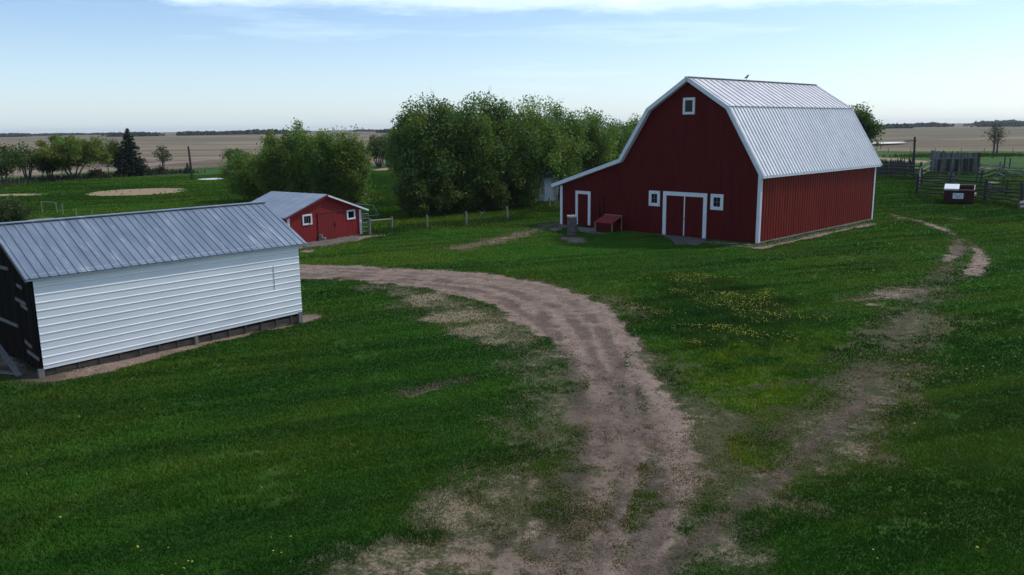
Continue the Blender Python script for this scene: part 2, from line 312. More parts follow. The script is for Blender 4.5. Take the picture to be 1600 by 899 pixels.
# field boundary
FBX = np.array([-4000,-260,-105,-79,-67,-52,-23,40,90,115,240,4000.]); FBY = np.array([60,95,108,120,140,152,154,182,199,190,168,120.])
def fieldness(x, y): return y - np.interp(x, FBX, FBY)
def zground(x, y):
    far = sstep(170, 420, np.hypot(x, y)); z = far*((fbm(x, y, 1/330., 3, .5, 3.)-.5)*5.0 - .8)
    nr = 1-far; z = z + nr*((fbm(x, y, .22, 3, .5, 31.)-.5)*.10 + (fbm(x, y, 1.1, 2, .5, 8.)-.5)*.035)
    z = z - samp(rut, x, y)*.04 - samp(dirt, x, y)*.02
    return z - .02
# ------------------------------------------------------------------ ground sheet
def graded(a, b, s, lo, hi, g):
    c = list(np.arange(a, b, s)); st = s; q = c[-1]
    while q < hi: st *= g; q += st; c.append(q)
    st = s; q = a; pre = []
    while q > lo: st *= g; q -= st; pre.append(q)
    return np.array(pre[::-1]+c)
ax_ = graded(-26, 40, .22, -5000, 5000, 1.075); ay_ = graded(9, 66, .22, -400, 6000, 1.06)
PX, PY = np.meshgrid(ax_, ay_, indexing='ij'); PZ = zground(PX, PY)
nx, ny = PX.shape; V = np.stack([PX, PY, PZ], -1).reshape(-1, 3)
I = np.arange(nx*ny).reshape(nx, ny); FACES = np.stack([I[:-1, :-1], I[1:, :-1], I[1:, 1:], I[:-1, 1:]], -1).reshape(-1, 4)
x, y = V[:, 0], V[:, 1]
mk = np.stack([samp(dirt, x, y), samp(dry, x, y), samp(moss, x, y), samp(dark, x, y)], -1)
# straw left on the ground
STRAW = [((217,300),72,6.2,1.),((25,304.5),45,2.6,.7),((604,264),20,1.6,1.),((1405,250),32,4.4,1.),((1545,285),18,2,.8),((1540,264),22,3,.7),((700,352),0.1,.1,0)]
straw = np.zeros(len(V))
for (cx, cy), rx, ry, a in STRAW:
    c = G(cx, cy); ex = abs(G(cx+rx, cy)[0]-c[0]); ey = abs(G(cx, cy-ry)[1]-G(cx, cy+ry)[1])/2
    straw = np.maximum(straw, a*sstep(1.15, .75, np.hypot((x-c[0])/ex, (y-c[1])/ey)+(fbm(x, y, .25, 3)-.5)*.8))
fld = sstep(-2, 2, fieldness(x, y)+(fbm(x, y, .12, 3)-.5)*7)
fx_, fy_ = x[FACES].mean(1), y[FACES].mean(1)
f_d = mk[:, 0][FACES].mean(1); f_f = fld[FACES].mean(1); sdF = samp(np.clip(sdv, -3, 3), fx_, fy_, 3.)
road_y = np.interp(fx_, FBX, FBY); is_field = f_f > .5
is_road = (fx_ < -55) & (fx_ > -400) & (np.abs(fx_-np.interp(fy_, [60,95,110,124,142,170,260], [-400,-260,-104,-84,-74,-71,-69])) < 3.2) & (fy_ > 90)
is_drive = (f_d > .45) & (sdF < .6) & ~is_field
is_straw = (straw[FACES].mean(1) > .5)
def ground_mat(name):
    mt, t, p = newmat(name); nn, ll = t.nodes, t.links; p.inputs['Roughness'].default_value = .95; p.inputs['Specular IOR Level'].default_value = .1
    at = nn.new('ShaderNodeAttribute'); at.attribute_name = 'tint'; sp_ = nn.new('ShaderNodeSeparateColor'); ll.new(at.outputs['Color'], sp_.inputs[0])
    a2 = nn.new('ShaderNodeAttribute'); a2.attribute_name = 'zones'; s2 = nn.new('ShaderNodeSeparateColor'); ll.new(a2.outputs['Color'], s2.inputs[0])
    tc_ = nn.new('ShaderNodeTexCoord')
    def noise(sc, dt=6, rg=.6, st=None, rot=0.):
        n = nn.new('ShaderNodeTexNoise'); n.inputs['Scale'].default_value = sc; n.inputs['Detail'].default_value = dt; n.inputs['Roughness'].default_value = rg
        if st:
            mp = nn.new('ShaderNodeMapping'); mp.inputs['Scale'].default_value = st; mp.inputs['Rotation'].default_value = (0, 0, rot); ll.new(tc_.outputs['Object'], mp.inputs[0]); ll.new(mp.outputs[0], n.inputs['Vector'])
        else: ll.new(tc_.outputs['Object'], n.inputs['Vector'])
        return n.outputs['Fac']
    def mr(v, a, b, c=0., d=1.):
        n = nn.new('ShaderNodeMapRange'); n.interpolation_type = 'SMOOTHSTEP'
        for i, q in ((1, a), (2, b), (3, c), (4, d)): n.inputs[i].default_value = q
        ll.new(v, n.inputs[0]); return n.outputs[0]
    def ma(op, a, b):
        n = nn.new('ShaderNodeMath'); n.operation = op
        for i, q in enumerate((a, b)):
            if isinstance(q, (int, float)): n.inputs[i].default_value = q
            else: ll.new(q, n.inputs[i])
        return n.outputs[0]
    def mx(f, a, b):
        n = nn.new('ShaderNodeMix'); n.data_type = 'RGBA'
        if isinstance(f, float): n.inputs[0].default_value = f
        else: ll.new(f, n.inputs[0])
        for i, q in ((6, a), (7, b)):
            if isinstance(q, tuple): n.inputs[i].default_value = (*q, 1)
            else: ll.new(q, n.inputs[i])
        return n.outputs[2]
    nf = noise(2.3, 8, .68); nfine = noise(14, 5, .7); nbig = noise(.09, 4, .55); ngr = noise(60, 3, .7); nst = noise(1.1, 3, .5, (.25, 1.6, 1), R(-20))
    grass = mx(mr(nbig, .35, .65), (.024, .072, .009), (.044, .115, .012))
    grass = mx(mr(nst, .42, .62, 0., .5), grass, (.030, .055, .012))
    mossc = mx(mr(nfine, .35, .65), (.070, .100, .012), (.095, .140, .014))
    dryc = mx(mr(nfine, .3, .7), (.155, .125, .075), (.27, .225, .145))
    darkc = mx(mr(nfine, .3, .7), (.050, .038, .026), (.095, .074, .052))
    dirtc = mx(mr(nf, .32, .68), (.178, .126, .097), (.295, .218, .170))
    dirtc = mx(mr(nfine, .5, .8, 0., .55), dirtc, (.34, .275, .23))
    dirtc = mx(mr(ngr, .58, .75, 0., .5), dirtc, (.10, .08, .07))
    nmix = ma('ADD', ma('MULTIPLY', nf, .6), ma('MULTIPLY', nfine, .4))
    def thr(ch, k=1.5, lo=.36, hi=.70): return mr(ma('ADD', ch, ma('MULTIPLY', ma('SUBTRACT', nmix, .5), k)), lo, hi)
    c = mx(ma('MULTIPLY', thr(sp_.outputs[2], 2.0, .3, .8), .9), grass, mossc)
    worn = mr(ma('ADD', ma('ADD', sp_.outputs[0], sp_.outputs[1]), ma('MULTIPLY', at.outputs['Alpha'], .7)), .06, .38)
    c = mx(ma('MULTIPLY', worn, .85), c, mx(mr(nmix, .38, .62), (.050, .056, .024), (.095, .083, .050)))
    c = mx(thr(sp_.outputs[1], 2.4, .45, .95), c, dryc)
    c = mx(thr(sp_.outputs[0], 1.7, .34, .66), c, dirtc)
    c = mx(ma('MULTIPLY', thr(at.outputs['Alpha'], 2.2), .75), c, darkc)
    c = mx(ma('MULTIPLY', mr(s2.outputs[2], .12, .5), ma('ADD', ma('MULTIPLY', mr(nfine, .35, .6), .45), .3)), c, (.070, .054, .043))
    # stubble field: long faint bands, some damp and some greening
    s1 = noise(1, 6, .62, (.0022, .020, 1), R(8)); s2_ = noise(1, 5, .6, (.010, .085, 1), R(-6)); s3_ = noise(1, 3, .5, (.0016, .0040, 1), R(20))
    f = mx(mr(s1, .36, .64), (.148, .114, .068), (.262, .208, .130)); f = mx(mr(s2_, .44, .62, 0., .8), f, (.080, .060, .046)); f = mx(mr(s3_, .48, .62, 0., .65), f, (.10, .105, .052))
    f = mx(mr(nfine, .4, .75, 0., .35), f, (.28, .235, .165))
    c = mx(s2.outputs[0], c, f)
    c = mx(mr(ma('ADD', s2.outputs[1], ma('MULTIPLY', ma('SUBTRACT', nf, .5), .7)), .4, .6), c, mx(mr(nmix, .38, .62), (.20, .145, .085), (.38, .285, .175)))
    ll.new(c, p.inputs['Base Color'])
    bp = nn.new('ShaderNodeBump'); bp.inputs['Strength'].default_value = .8; bp.inputs['Distance'].default_value = .05
    ll.new(ma('ADD', nfine, ma('MULTIPLY', nf, 1.5)), bp.inputs['Height']); ll.new(bp.outputs[0], p.inputs['Normal'])
    return mt
M['ground'] = ground_mat('grass_and_soil')
zones = np.stack([fld, straw, samp(rut, x, y)], -1)
def ground_obj(name, sel, label):
    fs = FACES[sel]; used, inv = np.unique(fs.ravel(), return_inverse=True)
    o = np_mesh(name, V[used], inv.reshape(-1, 4), M['ground'], mk[used], smooth=True)
    a = o.data.attributes.new('zones', 'FLOAT_COLOR', 'POINT'); c4 = np.ones((len(used), 4), np.float32); c4[:, :3] = zones[used]; a.data.foreach_set('color', c4.ravel())
    return tag(o, label, None, None, 'structure')
if 1:
    rest = ~(is_field | is_road | is_drive | is_straw)
    ground_obj('ground', rest, 'mown green farmyard grass with bare and mossy patches')
    ground_obj('driveway', is_drive & ~is_straw, 'pinkish gravel drive bending past the white shed')
    ground_obj('straw_patch', is_straw & ~is_road, 'pale straw left lying on the grass')
    ground_obj('field', is_field & ~is_road & ~is_straw, 'tan stubble prairie running to the horizon')
    # gravel road in the same sheet: recoloured through its zone values
    zones[np.unique(FACES[is_road].ravel()), 0] = 0; mk[np.unique(FACES[is_road].ravel())] = (1, 0, 0, 0)
    ground_obj('gravel_road', is_road, 'pale gravel road behind the left tree row')

# ------------------------------------------------------------------ water
WATER = []
def water_sheet(name, px, label, z=.03, dz=0.):
    mt = M.get('water') or surf('still_water', (.10, .13, .16), None, rough=.04, spec=.8); M['water'] = mt
    P = smooth_pts(np.vstack([gpts(px), gpts(px)[:1]]), 2)[:-1]; WATER.append(P); b = MB(); b.add([(q[0], q[1], 0) for q in P], [tuple(range(len(P)))])
    o = b.build(name, mt); zz_ = max(zground(np.array([q[0] for q in P]), np.array([q[1] for q in P])).max(), 0)
    o.location.z = zz_+z; return tag(o, label, None, None, 'structure')
water_sheet('pond', [(1290,224.5),(1340,223.6),(1380,222.3),(1423,222.0),(1400,224.2),(1370,225.0),(1330,226)], 'bright narrow slough lying in the stubble right of the barn')
water_sheet('puddle', [(309,280.2),(325,278.8),(350,278.5),(352,280),(335,281.4),(312,281.6)], 'pale puddle on the grass right of the leaning pole')
# ------------------------------------------------------------------ barn
BO = np.array([13.686, 44.845, 0.]); BY = .7916; BL = 15.62
barn = empty('barn', BO, -BY, 'big red gambrel barn with bright metal roof, white trim and left lean-to', 'barn')
def to_local(p, o, yaw):
    d = np.asarray(p) - np.asarray(o); return np.array([d[0]*math.cos(yaw)-d[1]*math.sin(yaw), d[0]*math.sin(yaw)+d[1]*math.cos(yaw), d[2]])
PROF = [(0, -.15), (0, 3.92), (-2.09, 7.42), (-4.75, 9.08), (-7.41, 7.42), (-9.47, 4.38), (-14.63, 2.76), (-14.63, -.15)]
def ceil_z(xx):
    P = PROF[1:-1][::-1]; return float(np.interp(xx, [p[0] for p in P], [p[1] for p in P]))
g = MB(); g.prism(PROF[::-1], 0, .14)
for i in range(1, 49):                                   # board joints standing a little proud
    xx = -i*.3
    if xx < -14.5: break
    g.box((xx-.014, -.007, -.1), (xx+.014, -.0005, ceil_z(xx)-.03))
g.box((-14.6, -.010, 4.15), (-14.6, -.009, 4.16)); g.box((-9.2, -.012, 4.16), (-.05, -.0005, 4.21))
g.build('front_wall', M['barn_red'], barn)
g = MB(); g.prism(PROF[::-1], BL-.14, BL); g.build('back_wall', M['barn_red'], barn)
g = MB(); pr = ribprof(BL, .31, .11, .028)
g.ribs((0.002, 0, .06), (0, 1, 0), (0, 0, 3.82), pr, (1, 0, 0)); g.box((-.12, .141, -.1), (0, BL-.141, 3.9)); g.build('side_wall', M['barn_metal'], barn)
g = MB(); g.box((-14.63, .141, -.1), (-14.5, BL-.141, 2.72)); g.build('lean_to_wall', M['barn_red'], barn)
g = MB(); g.box((-.3, .02, -.2), (.06, BL-.02, .07)); g.box((-14.6, -.03, -.2), (-.2, .02, -.02)); g.build('foundation', M['concrete'], barn)
def roofpan(par, lo, hi, mat, pitch, name='roof', y0=-.28, y1=BL+.28, rib=.035, w=.07, flip=1):
    lo, hi = Vector((lo[0], 0, lo[1])), Vector((hi[0], 0, hi[1])); s = hi-lo; n = Vector((0, 1, 0)).cross(s).normalized()
    if n.z < 0: n = -n
    b = MB(); b.ribs(lo+Vector((0, y0, 0))+n*.03, (0, 1, 0), s, ribprof(y1-y0, pitch, w, rib), n)
    b.add([lo+Vector((0, y0, 0)), lo+Vector((0, y1, 0)), hi+Vector((0, y1, 0)), hi+Vector((0, y0, 0))], [(0, 1, 2, 3)])
    return b.build(name, mat, par)
r1 = roofpan(barn, (.24, 3.72), (-2.10, 7.52), surf('galvanised_roof_lit_copy', (.62, .62, .635), (.71, .71, .72), 1.2, .5, .2, c3=(.55, .55, .57), s3=.6), .36, rib=.06, w=.10)  # lower slope: paler copy of the roof metal, sky sheen put into colour
r2 = roofpan(barn, (-2.02, 7.49), (-4.75, 9.19), M['barn_roof'], .62, rib=.04, w=.07)
roofpan(barn, (-7.48, 7.49), (-4.75, 9.19), M['barn_roof'], .66); roofpan(barn, (-9.50, 4.50), (-7.40, 7.52), M['barn_roof'], .33)
roofpan(barn, (-15.2, 2.68), (-9.44, 4.49), M['barn_roof'], .45, 'lean_to_roof')
g = MB(); g.bar((-4.75, -.3, 9.235), (-4.75, BL+.3, 9.235), .34, .03); g.build('ridge_cap', M['barn_roof'], barn)
g = MB(); g.bar((-2.0, -.3, 7.525), (-2.0, BL+.3, 7.525), .06, .03); g.build('roof_flashing', M['galv'], barn)
# white rake boards along the gable, frieze under them, eave fascia, corner boards
RK = [(.26, 3.66), (-2.05, 7.44), (-4.75, 9.13), (-7.45, 7.44), (-9.52, 4.38), (-15.22, 2.60)]
for yy in (-.30, BL+.27):
    g = MB()
    for a, b in zip(RK[:-1], RK[1:]):
        d = Vector((b[0]-a[0], 0, b[1]-a[1])).normalized()*.03
        g.bar(Vector((a[0], yy, a[1]))-d, Vector((b[0], yy, b[1]))+d, .035, .23, up=(0, 0, 1))
    g.build('rake_board', M['white'], barn)
g = MB()
for a, b in zip(RK[:-1], RK[1:]):
    n = Vector((b[1]-a[1], 0, -(b[0]-a[0]))).normalized(); n = n if n.z < 0 else -n; o_ = n*.13
    g.bar(Vector((a[0], -.145, a[1]))+o_*.85, Vector((b[0], -.145, b[1]))+o_*.85, .27, .025)
g.build('soffit', M['white'], barn)
g = MB(); g.bar((.255, -.28, 3.68), (.255, BL+.28, 3.68), .03, .14); g.build('eave_fascia', M['white'], barn)
for nm, a, b in (('corner_board', (-.13, -.045, -.06), (.05, -.0, 3.80)), ('corner_board', (.031, .001, -.05), (.056, .15, 3.70)), ('corner_board', (-14.70, -.05, -.05), (-14.50, -.0, 2.62)), ('corner_board', (.031, BL-.17, -.05), (.06, BL+.02, 3.70))):
    MB().box(a, b).build(nm, M['white'], barn, bevel=.006)
def frame4(b, x0, x1, z0, z1, t, ya, yb, bottom=True):
    b.box((x0, ya, z0), (x0+t, yb, z1)); b.box((x1-t, ya, z0), (x1, yb, z1)); b.box((x0+t, ya+.002, z1-t), (x1-t, yb, z1))
    if bottom: b.box((x0+t, ya+.002, z0), (x1-t, yb, z0+t))
    return b
def window(par, x0, x1, z0, z1, t, cross=(1, 1), y=0., mat='white'):
    f = frame4(MB(), x0, x1, z0, z1, t, y-.055, y-.0005).build('window', M[mat], par, bevel=.006)
    MB().box((x0+t, y-.016, z0+t), (x1-t, y-.002, z1-t)).build('pane', M['glass'], f)
    mb = MB(); ix0, ix1, iz0, iz1 = x0+t, x1-t, z0+t, z1-t
    for i in range(cross[0]): xc = ix0+(ix1-ix0)*(i+1)/(cross[0]+1); mb.box((xc-.016, y-.034, iz0), (xc+.016, y-.017, iz1))
    for i in range(cross[1]): zc = iz0+(iz1-iz0)*(i+1)/(cross[1]+1); mb.box((ix0, y-.032, zc-.016), (ix1, y-.019, zc+.016))
    if cross != (0, 0): mb.build('muntin', M['oldwood'], f)
    return f
window(barn, -7.39, -6.58, 1.68, 2.61, .19); window(barn, -3.06, -2.24, 1.71, 2.62, .19); window(barn, -5.12, -4.32, 7.12, 8.07, .145, (0, 0))
frame4(MB(), -6.34, -3.30, .0, 2.62, .235, -.06, -.0005, False).build('door_frame', M['white'], barn, bevel=.006)
for a, b, hx in ((-6.10, -4.84, -4.95), (-4.80, -3.54, -4.70)):
    d = MB(); d.box((a, -.022, .03), (b, -.001, 2.375))
    for k in range(1, 5): xx = a+(b-a)*k/5; d.box((xx-.012, -.028, .05), (xx+.012, -.0225, 2.36))
    dd = d.build('door', M['barn_red'], barn)
    MB().bar((hx, -.075, 1.03), (hx, -.075, 1.22), .03, .03).bar((hx, -.03, 1.125), (hx, -.08, 1.125), .03, .03).build('handle', M['iron'], dd)
MB().box((-4.855, -.05, .05), (-4.785, -.029, 2.38)).build('door_astragal', M['white'], barn)
MB().box((-4.94, -.066, 1.06), (-4.70, -.051, 1.10)).build('door_latch', M['iron'], barn)
frame4(MB(), -13.32, -12.04, .10, 2.33, .20, -.06, -.0005, False).build('door_frame', M['white'], barn, bevel=.006)
d = MB().box((-13.12, -.024, .12), (-12.24, -.001, 2.125)).build('walk_door', M['barn_red'], barn)
MB().tube([(-13.04, -.03, 1.22), (-13.04, -.09, 1.22)], [.02, .045], 8).build('handle', M['iron'], d)
mp_ = surf('dark_red_pipe', (.05, .009, .01))
for a, b in (((-11.35, -.09, .3), (-11.28, -.02, 1.55)), ((-11.02, -.09, .9), (-10.96, -.02, 2.2))): MB().box(a, b).build('wall_pipe', mp_, barn)
# bin with sloping lid against the barn
LX0, LX1 = -10.78, -9.42
fb = empty('feed_bin', BO+np.array([math.cos(BY)*LX0, -math.sin(BY)*LX0, 0]), -BY, 'low red wooden bin with sloping lid and white edges against the barn front', 'feed bin')
wd = LX1-LX0; b = MB(); b.prism([(0.04, 0), (wd-.04, 0), (wd-.04, .5), (.04, .5)], -1.02, -.08); b.build('body', M['barn_red'], fb)
b = MB(); b.add([(-.03, -1.1, .50), (wd+.03, -1.1, .50), (wd+.03, -.06, .86), (-.03, -.06, .86), (-.03, -1.1, .54), (wd+.03, -1.1, .54), (wd+.03, -.06, .90), (-.03, -.06, .90)], [(0,3,2,1),(4,5,6,7),(0,1,5,4),(1,2,6,5),(2,3,7,6),(3,0,4,7)])
b.build('lid', surf('faded_red_lid', (.25, .03, .03), (.31, .045, .04), 4, .6), fb)
b = MB()
for q in (0, wd): MB().box((q-.035, -1.09, -.02), (q+.035, -1.025, .5)).build('edge_post', M['postwood'], fb); MB().box((q-.03, -.12, -.02), (q+.03, -.07, .9)).build('edge_post', M['postwood'], fb)
b.box((-.02, -.075, .9), (wd+.02, -.045, .945)); b.build('back_rail', M['postwood'], fb)
# round block well crib
wx, wy = (G(894, 368.8)+np.array([0, .2, 0]))[:2]
wl = empty('well_crib', (wx, wy, 0), .4, 'short stained round block column with a pale broken rim, standing before the lean-to door', 'well')
b = MB(); rng = random.Random(3)
for k in range(6):
    rr = .29+rng.uniform(-.015, .015); z0 = k*.19; b.tube([(rng.uniform(-.012, .012), rng.uniform(-.012, .012), z0-.02), (0, 0, z0+.02), (0, 0, z0+.16), (0, 0, z0+.187)], [rr-.018, rr, rr, rr-.018], 14)
b.build('block_wall', M['brick'], wl)
b = MB()
for k in range(12):
    a = k*math.tau/12; b.bar((math.cos(a)*.24-math.sin(a)*.07, math.sin(a)*.24+math.cos(a)*.07, 1.17+rng.uniform(-.02, .03)), (math.cos(a)*.24+math.sin(a)*.07, math.sin(a)*.24-math.cos(a)*.07, 1.17+rng.uniform(-.02, .03)), .12, .1)
b.build('rim', surf('pale_mortar', (.42, .40, .37), (.55, .52, .48), 6, .9), wl)
MB().tube([(0, 0, 1.10), (0, 0, 1.135)], .19, 14).build('hollow_shade_disc', M['black'], wl)  # black disc paints the shaded hollow inside the rim
# slabs
M['apron'] = surf('dirty_concrete', (.085, .070, .060), (.16, .138, .12), 3, .95, bump=.4, bscale=14)
def slab(px, z, name, label, cat, mat='concrete'):
    P = gpts(px); c = P.mean(0); b = MB(); n = len(P); rg = random.Random(len(label))
    b.add([(q[0]-c[0], q[1]-c[1], -.1) for q in P]+[((q[0]-c[0])*.97, (q[1]-c[1])*.97, z+rg.uniform(-.015, .015)) for q in P], [tuple(range(n, 2*n))]+[(i, (i+1) % n, n+(i+1) % n, n+i) for i in range(n)])
    o = b.build(name, M[mat], loc=(c[0], c[1], 0)); bm_fix(o); return tag(o, label, cat)
def bm_fix(o):
    import bmesh
    bm = bmesh.new(); bm.from_mesh(o.data); bmesh.ops.recalc_face_normals(bm, faces=bm.faces); bm.to_mesh(o.data); bm.free()
slab([(1034,367.5),(1106,374.8),(1099,379),(1092,383),(1070,381.5),(1056,383),(1048,374)], .05, 'door_apron', 'cracked grey concrete apron before the white-framed double barn door', 'concrete slab', 'apron')
slab([(903,356),(929,358.5),(932,361),(922,363),(905,361)], .07, 'door_step', 'pale broken stone step below the lean-to walk door', 'step')
slab([(474,388),(500,386),(545,378),(562,373),(560,369.5),(545,371.5),(510,376.5),(474,382)], .06, 'shed_apron', 'long pale concrete slab along the front of the small red shed', 'concrete slab', 'apron')
# bird on the ridge
bp = Vector((*BO,)) + Matrix.Rotation(-BY, 3, 'Z') @ Vector((-4.75, to_local(G(1137, 127, 9.25), BO, BY)[1], 9.26))
b = MB(); b.tube([(-.20, 0, .10), (-.10, 0, .13), (0, 0, .17), (.08, 0, .23), (.12, 0, .29), (.16, 0, .30), (.21, 0, .295)], [.015, .035, .065, .058, .04, .035, .008], 8); b.tube([(.0, .02, 0), (.01, .02, .12)], .008, 5); b.tube([(.0, -.02, 0), (.01, -.02, .12)], .008, 5)
o = b.build('bird', M['bird'], smooth=True, loc=bp); o.rotation_euler = (0, 0, .5); tag(o, 'small dark bird perched on the barn ridge', 'bird')
# rubble along the barn side (uncountable)
def rubble(name, paths, n, smin, smax, seed, label, spread=.25, mat='concrete'):
    rg = np.random.RandomState(seed); vs = []; fs = []; base = np.array([(1,0,0),(-1,0,0),(0,1,0),(0,-1,0),(0,0,1),(0,0,-1)], float); tri = np.array([(0,2,4),(2,1,4),(1,3,4),(3,0,4),(2,0,5),(1,2,5),(3,1,5),(0,3,5)])
    for i in range(n):
        P = paths[rg.randint(len(paths))]; k = rg.randint(len(P)-1); t = rg.rand(); c = P[k]*(1-t)+P[k+1]*t + rg.normal(0, spread, 2)
        s_ = rg.uniform(smin, smax)*rg.uniform(.5, 1); v = base*s_*rg.uniform(.6, 1.3, (6, 3)); a = rg.rand()*6.28; ca, sa = math.cos(a), math.sin(a)
        v = np.stack([v[:, 0]*ca-v[:, 1]*sa, v[:, 0]*sa+v[:, 1]*ca, v[:, 2]*.6], 1) + np.array([c[0], c[1], zground(c[:1], c[1:])[0]+s_*.2]); vs.append(v); fs.append(tri+6*i)
    return tag(np_mesh(name, np.vstack(vs), np.vstack(fs), M[mat]), label, 'rubble', None, 'stuff')
rubble('foundation_stones', [gpts([(1362,347),(1280,364),(1188,385)]), gpts([(1186,385),(1120,379),(1060,375)])], 700, .03, .10, 1, 'small pale stones along the foot of the barn wall', .16)

# ------------------------------------------------------------------ white sided shed
SO = np.array([-12.773, 21.323, 0.]); SY = .7429; SL = 8.17
shed = empty('storage_shed', SO, -SY, 'long white steel-sided shed with grey ribbed metal roof and black plank end', 'shed')
g = MB(); SLP = .33
def sb(yy): return .18+(.33-.18)*yy/SL
pr = [(0, 0)]; hh = .11
while hh < 2.52: pr += [(hh-.024, .003), (hh-.010, .016), (hh+.010, .016), (hh+.024, .0)]; hh += .2105
pr.append((2.56, 0)); vs = []; fs = []
for d, h in pr:
    for yy in (0, SL): z0 = sb(yy); vs.append((.03+h, yy, z0+(2.80-z0)*d/2.56))
for i in range(len(pr)-1): fs.append((2*i, 2*i+1, 2*i+3, 2*i+2))
g.add(vs, fs); g.build('steel_siding', M['siding'], shed)
MB().box((.032, 7.175, 1.30), (.0545, 7.182, 2.10)).build('siding_seam', surf('seam_grey', (.54, .57, .60)), shed)  # slightly darker grey line along the joint between siding sheets
SP = [(0, .12), (0, 2.70), (-2.4, 3.86), (-4.8, 2.70), (-4.8, .12)]
b = MB(); rng = random.Random(8); xx = -4.78
while xx < -.03:                                         # black vertical boards with gaps, each a different length
    wdt = min(rng.uniform(.14, .24), -.02-xx); c_ = xx+wdt/2; top = 2.68+(2.4-abs(c_+2.4))*.483
    b.box((xx+.008, -.03-rng.uniform(0, .012), .12+rng.uniform(-.05, .12)), (xx+wdt-.008, .0, top)); xx += wdt
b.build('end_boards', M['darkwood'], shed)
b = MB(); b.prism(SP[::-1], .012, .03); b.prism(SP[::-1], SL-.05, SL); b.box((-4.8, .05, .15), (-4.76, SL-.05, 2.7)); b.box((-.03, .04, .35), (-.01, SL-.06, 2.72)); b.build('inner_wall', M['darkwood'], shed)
b = MB(); rng = random.Random(2)
for x0, x1, z, t in ((-2.6, -1.7, 2.75, .03), (-1.35, -.55, 1.98, -.05), (-.95, -.45, 1.86, -.06), (-1.1, -.7, 2.40, -.04), (-3.2, -1.5, 1.15, .02), (-1.0, -.5, .82, -.10), (-.9, -.05, .55, -.08), (-4.2, -3.1, 2.0, .03)):
    MB().bar((x0, -.065, z), (x1, -.065, z+t), .03, .09).build('cross_batten', M['oldwood'], shed)
for yy, zz1, wp in ((-.06, .2, .14), (SL-.08, .36, .14), (4.35, .27, .11)): MB().bar((-.02, yy, -.05), (-.02, yy, zz1), wp, wp).build('base_post', M['oldwood'], shed)
b = MB(); b.bar((-.04, .1, sb(0)+.0), (-.04, SL-.1, sb(SL)+.0), .05, .05)
for k in range(14): yy = .35+k*.57; b.bar((-.03, yy, .03), (-.03, yy, sb(yy)), .06, .05)
b.build('sill_frame', surf('dark_sill_wood', (.05, .045, .04), (.10, .09, .08), 6, .9), shed)
b = MB(); b.add([(-.34, .05, -.1), (-.07, .05, -.1), (-.07, .05, sb(0)-.07), (-.34, .05, sb(0)-.07), (-.34, SL-.1, -.1), (-.07, SL-.1, -.1), (-.07, SL-.1, sb(SL)-.12), (-.34, SL-.1, sb(SL)-.12)], [(0,1,2,3),(5,4,7,6),(1,5,6,2),(3,2,6,7),(4,0,3,7)]); b.build('skid_log', surf('earthy_log', (.085, .068, .052), (.15, .12, .095), 5, .95, bump=.5, stretch=(2, .6, 2)), shed)
MB().box((-4.7, .1, .02), (-.3, SL-.1, .3)).build('floor', M['black'], shed)
roofpan(shed, (.17, 2.69), (-2.4, 3.95), M['shed_roof'], .24, y0=-.21, y1=8.44, rib=.022, w=.03); roofpan(shed, (-4.97, 2.69), (-2.4, 3.95), M['shed_roof'], .24, y0=-.21, y1=8.44, rib=.022, w=.03)
MB().bar((-2.4, -.22, 3.985), (-2.4, 8.45, 3.985), .26, .025).build('ridge_cap', M['shed_roof'], shed)
b = MB()
for yy in (-.19, 8.40):
    MB().bar((.15, yy, 2.66), (-2.4, yy, 3.91), .03, .10).bar((-4.95, yy, 2.66), (-2.4, yy, 3.91), .03, .10).build('rake_board', M['oldwood'], shed)
MB().bar((.15, -.2, 2.675), (.15, 8.43, 2.675), .02, .05).build('eave_edge', M['galv'], shed)
# loose boards leaning and lying at the black end
for p, q, lb in (((-2.4, -.55, .9), (-.35, -.5, .05), 'long weathered board leaning across the black end of the white shed'), ((-1.6, -.9, .03), (-.5, -.4, .04), 'loose grey board lying in the dirt at the black shed end')):
    A = Matrix.Rotation(-SY, 3, 'Z'); P0 = A @ Vector(p)+Vector(SO); P1 = A @ Vector(q)+Vector(SO); c = (P0+P1)/2
    tag(MB().bar(P0-c, P1-c, .14, .045).build('loose_board', M['oldwood'], loc=c), lb, 'board')

# ------------------------------------------------------------------ small red shed
RO = np.array([-9.4115, 50.84, 0.]); RY = R(-(90-35.6)); RW = 5.72; RLn = 4.8
# facade runs from origin to -x; outward is -y
RY = R(35.597)-R(90)
red = empty('red_shed', RO, -(RY), 'small low red shed with grey metal roof, sliding door and two white-framed windows', 'shed')
RP = [(0, -.15), (0, 1.66), (-2.79, 2.60), (-5.72, 1.66), (-5.72, -.15)]
g = MB(); g.prism(RP[::-1], 0, .12)
for i in range(1, 24):
    xx = -i*.24; g.box((xx-.01, -.006, -.1), (xx+.01, -.0005, 1.64+(.94*(1-abs(xx+2.79)/2.93) if True else 0)-.03))
g.build('front_wall', M['shed_red'], red)
g = MB(); g.prism(RP[::-1], RLn-.12, RLn); g.box((-.12, .121, -.1), (0, RLn-.121, 1.62)); g.box((-5.72, .121, -.1), (-5.6, RLn-.121, 1.62)); g.build('side_wall', M['shed_red'], red)
for lo, hi in (((.46, 1.55), (-2.79, 2.70)), ((-6.05, 1.58), (-2.79, 2.70))): roofpan(red, lo, hi, surf('smooth_grey_roof', (.24, .28, .33), (.31, .35, .39), 1.2, .45, .3, stretch=(1, .4, 1)), .8, y0=-.22, y1=RLn+.15, rib=.008, w=.04)
g = MB(); g.bar((.47, -.24, 1.50), (-2.79, -.24, 2.645), .03, .10); g.build('rake_board', M['white'], red)
g = MB(); g.bar((-6.06, -.24, 1.53), (-2.79, -.24, 2.645), .03, .06); g.build('rake_edge', M['shed_red'], red)
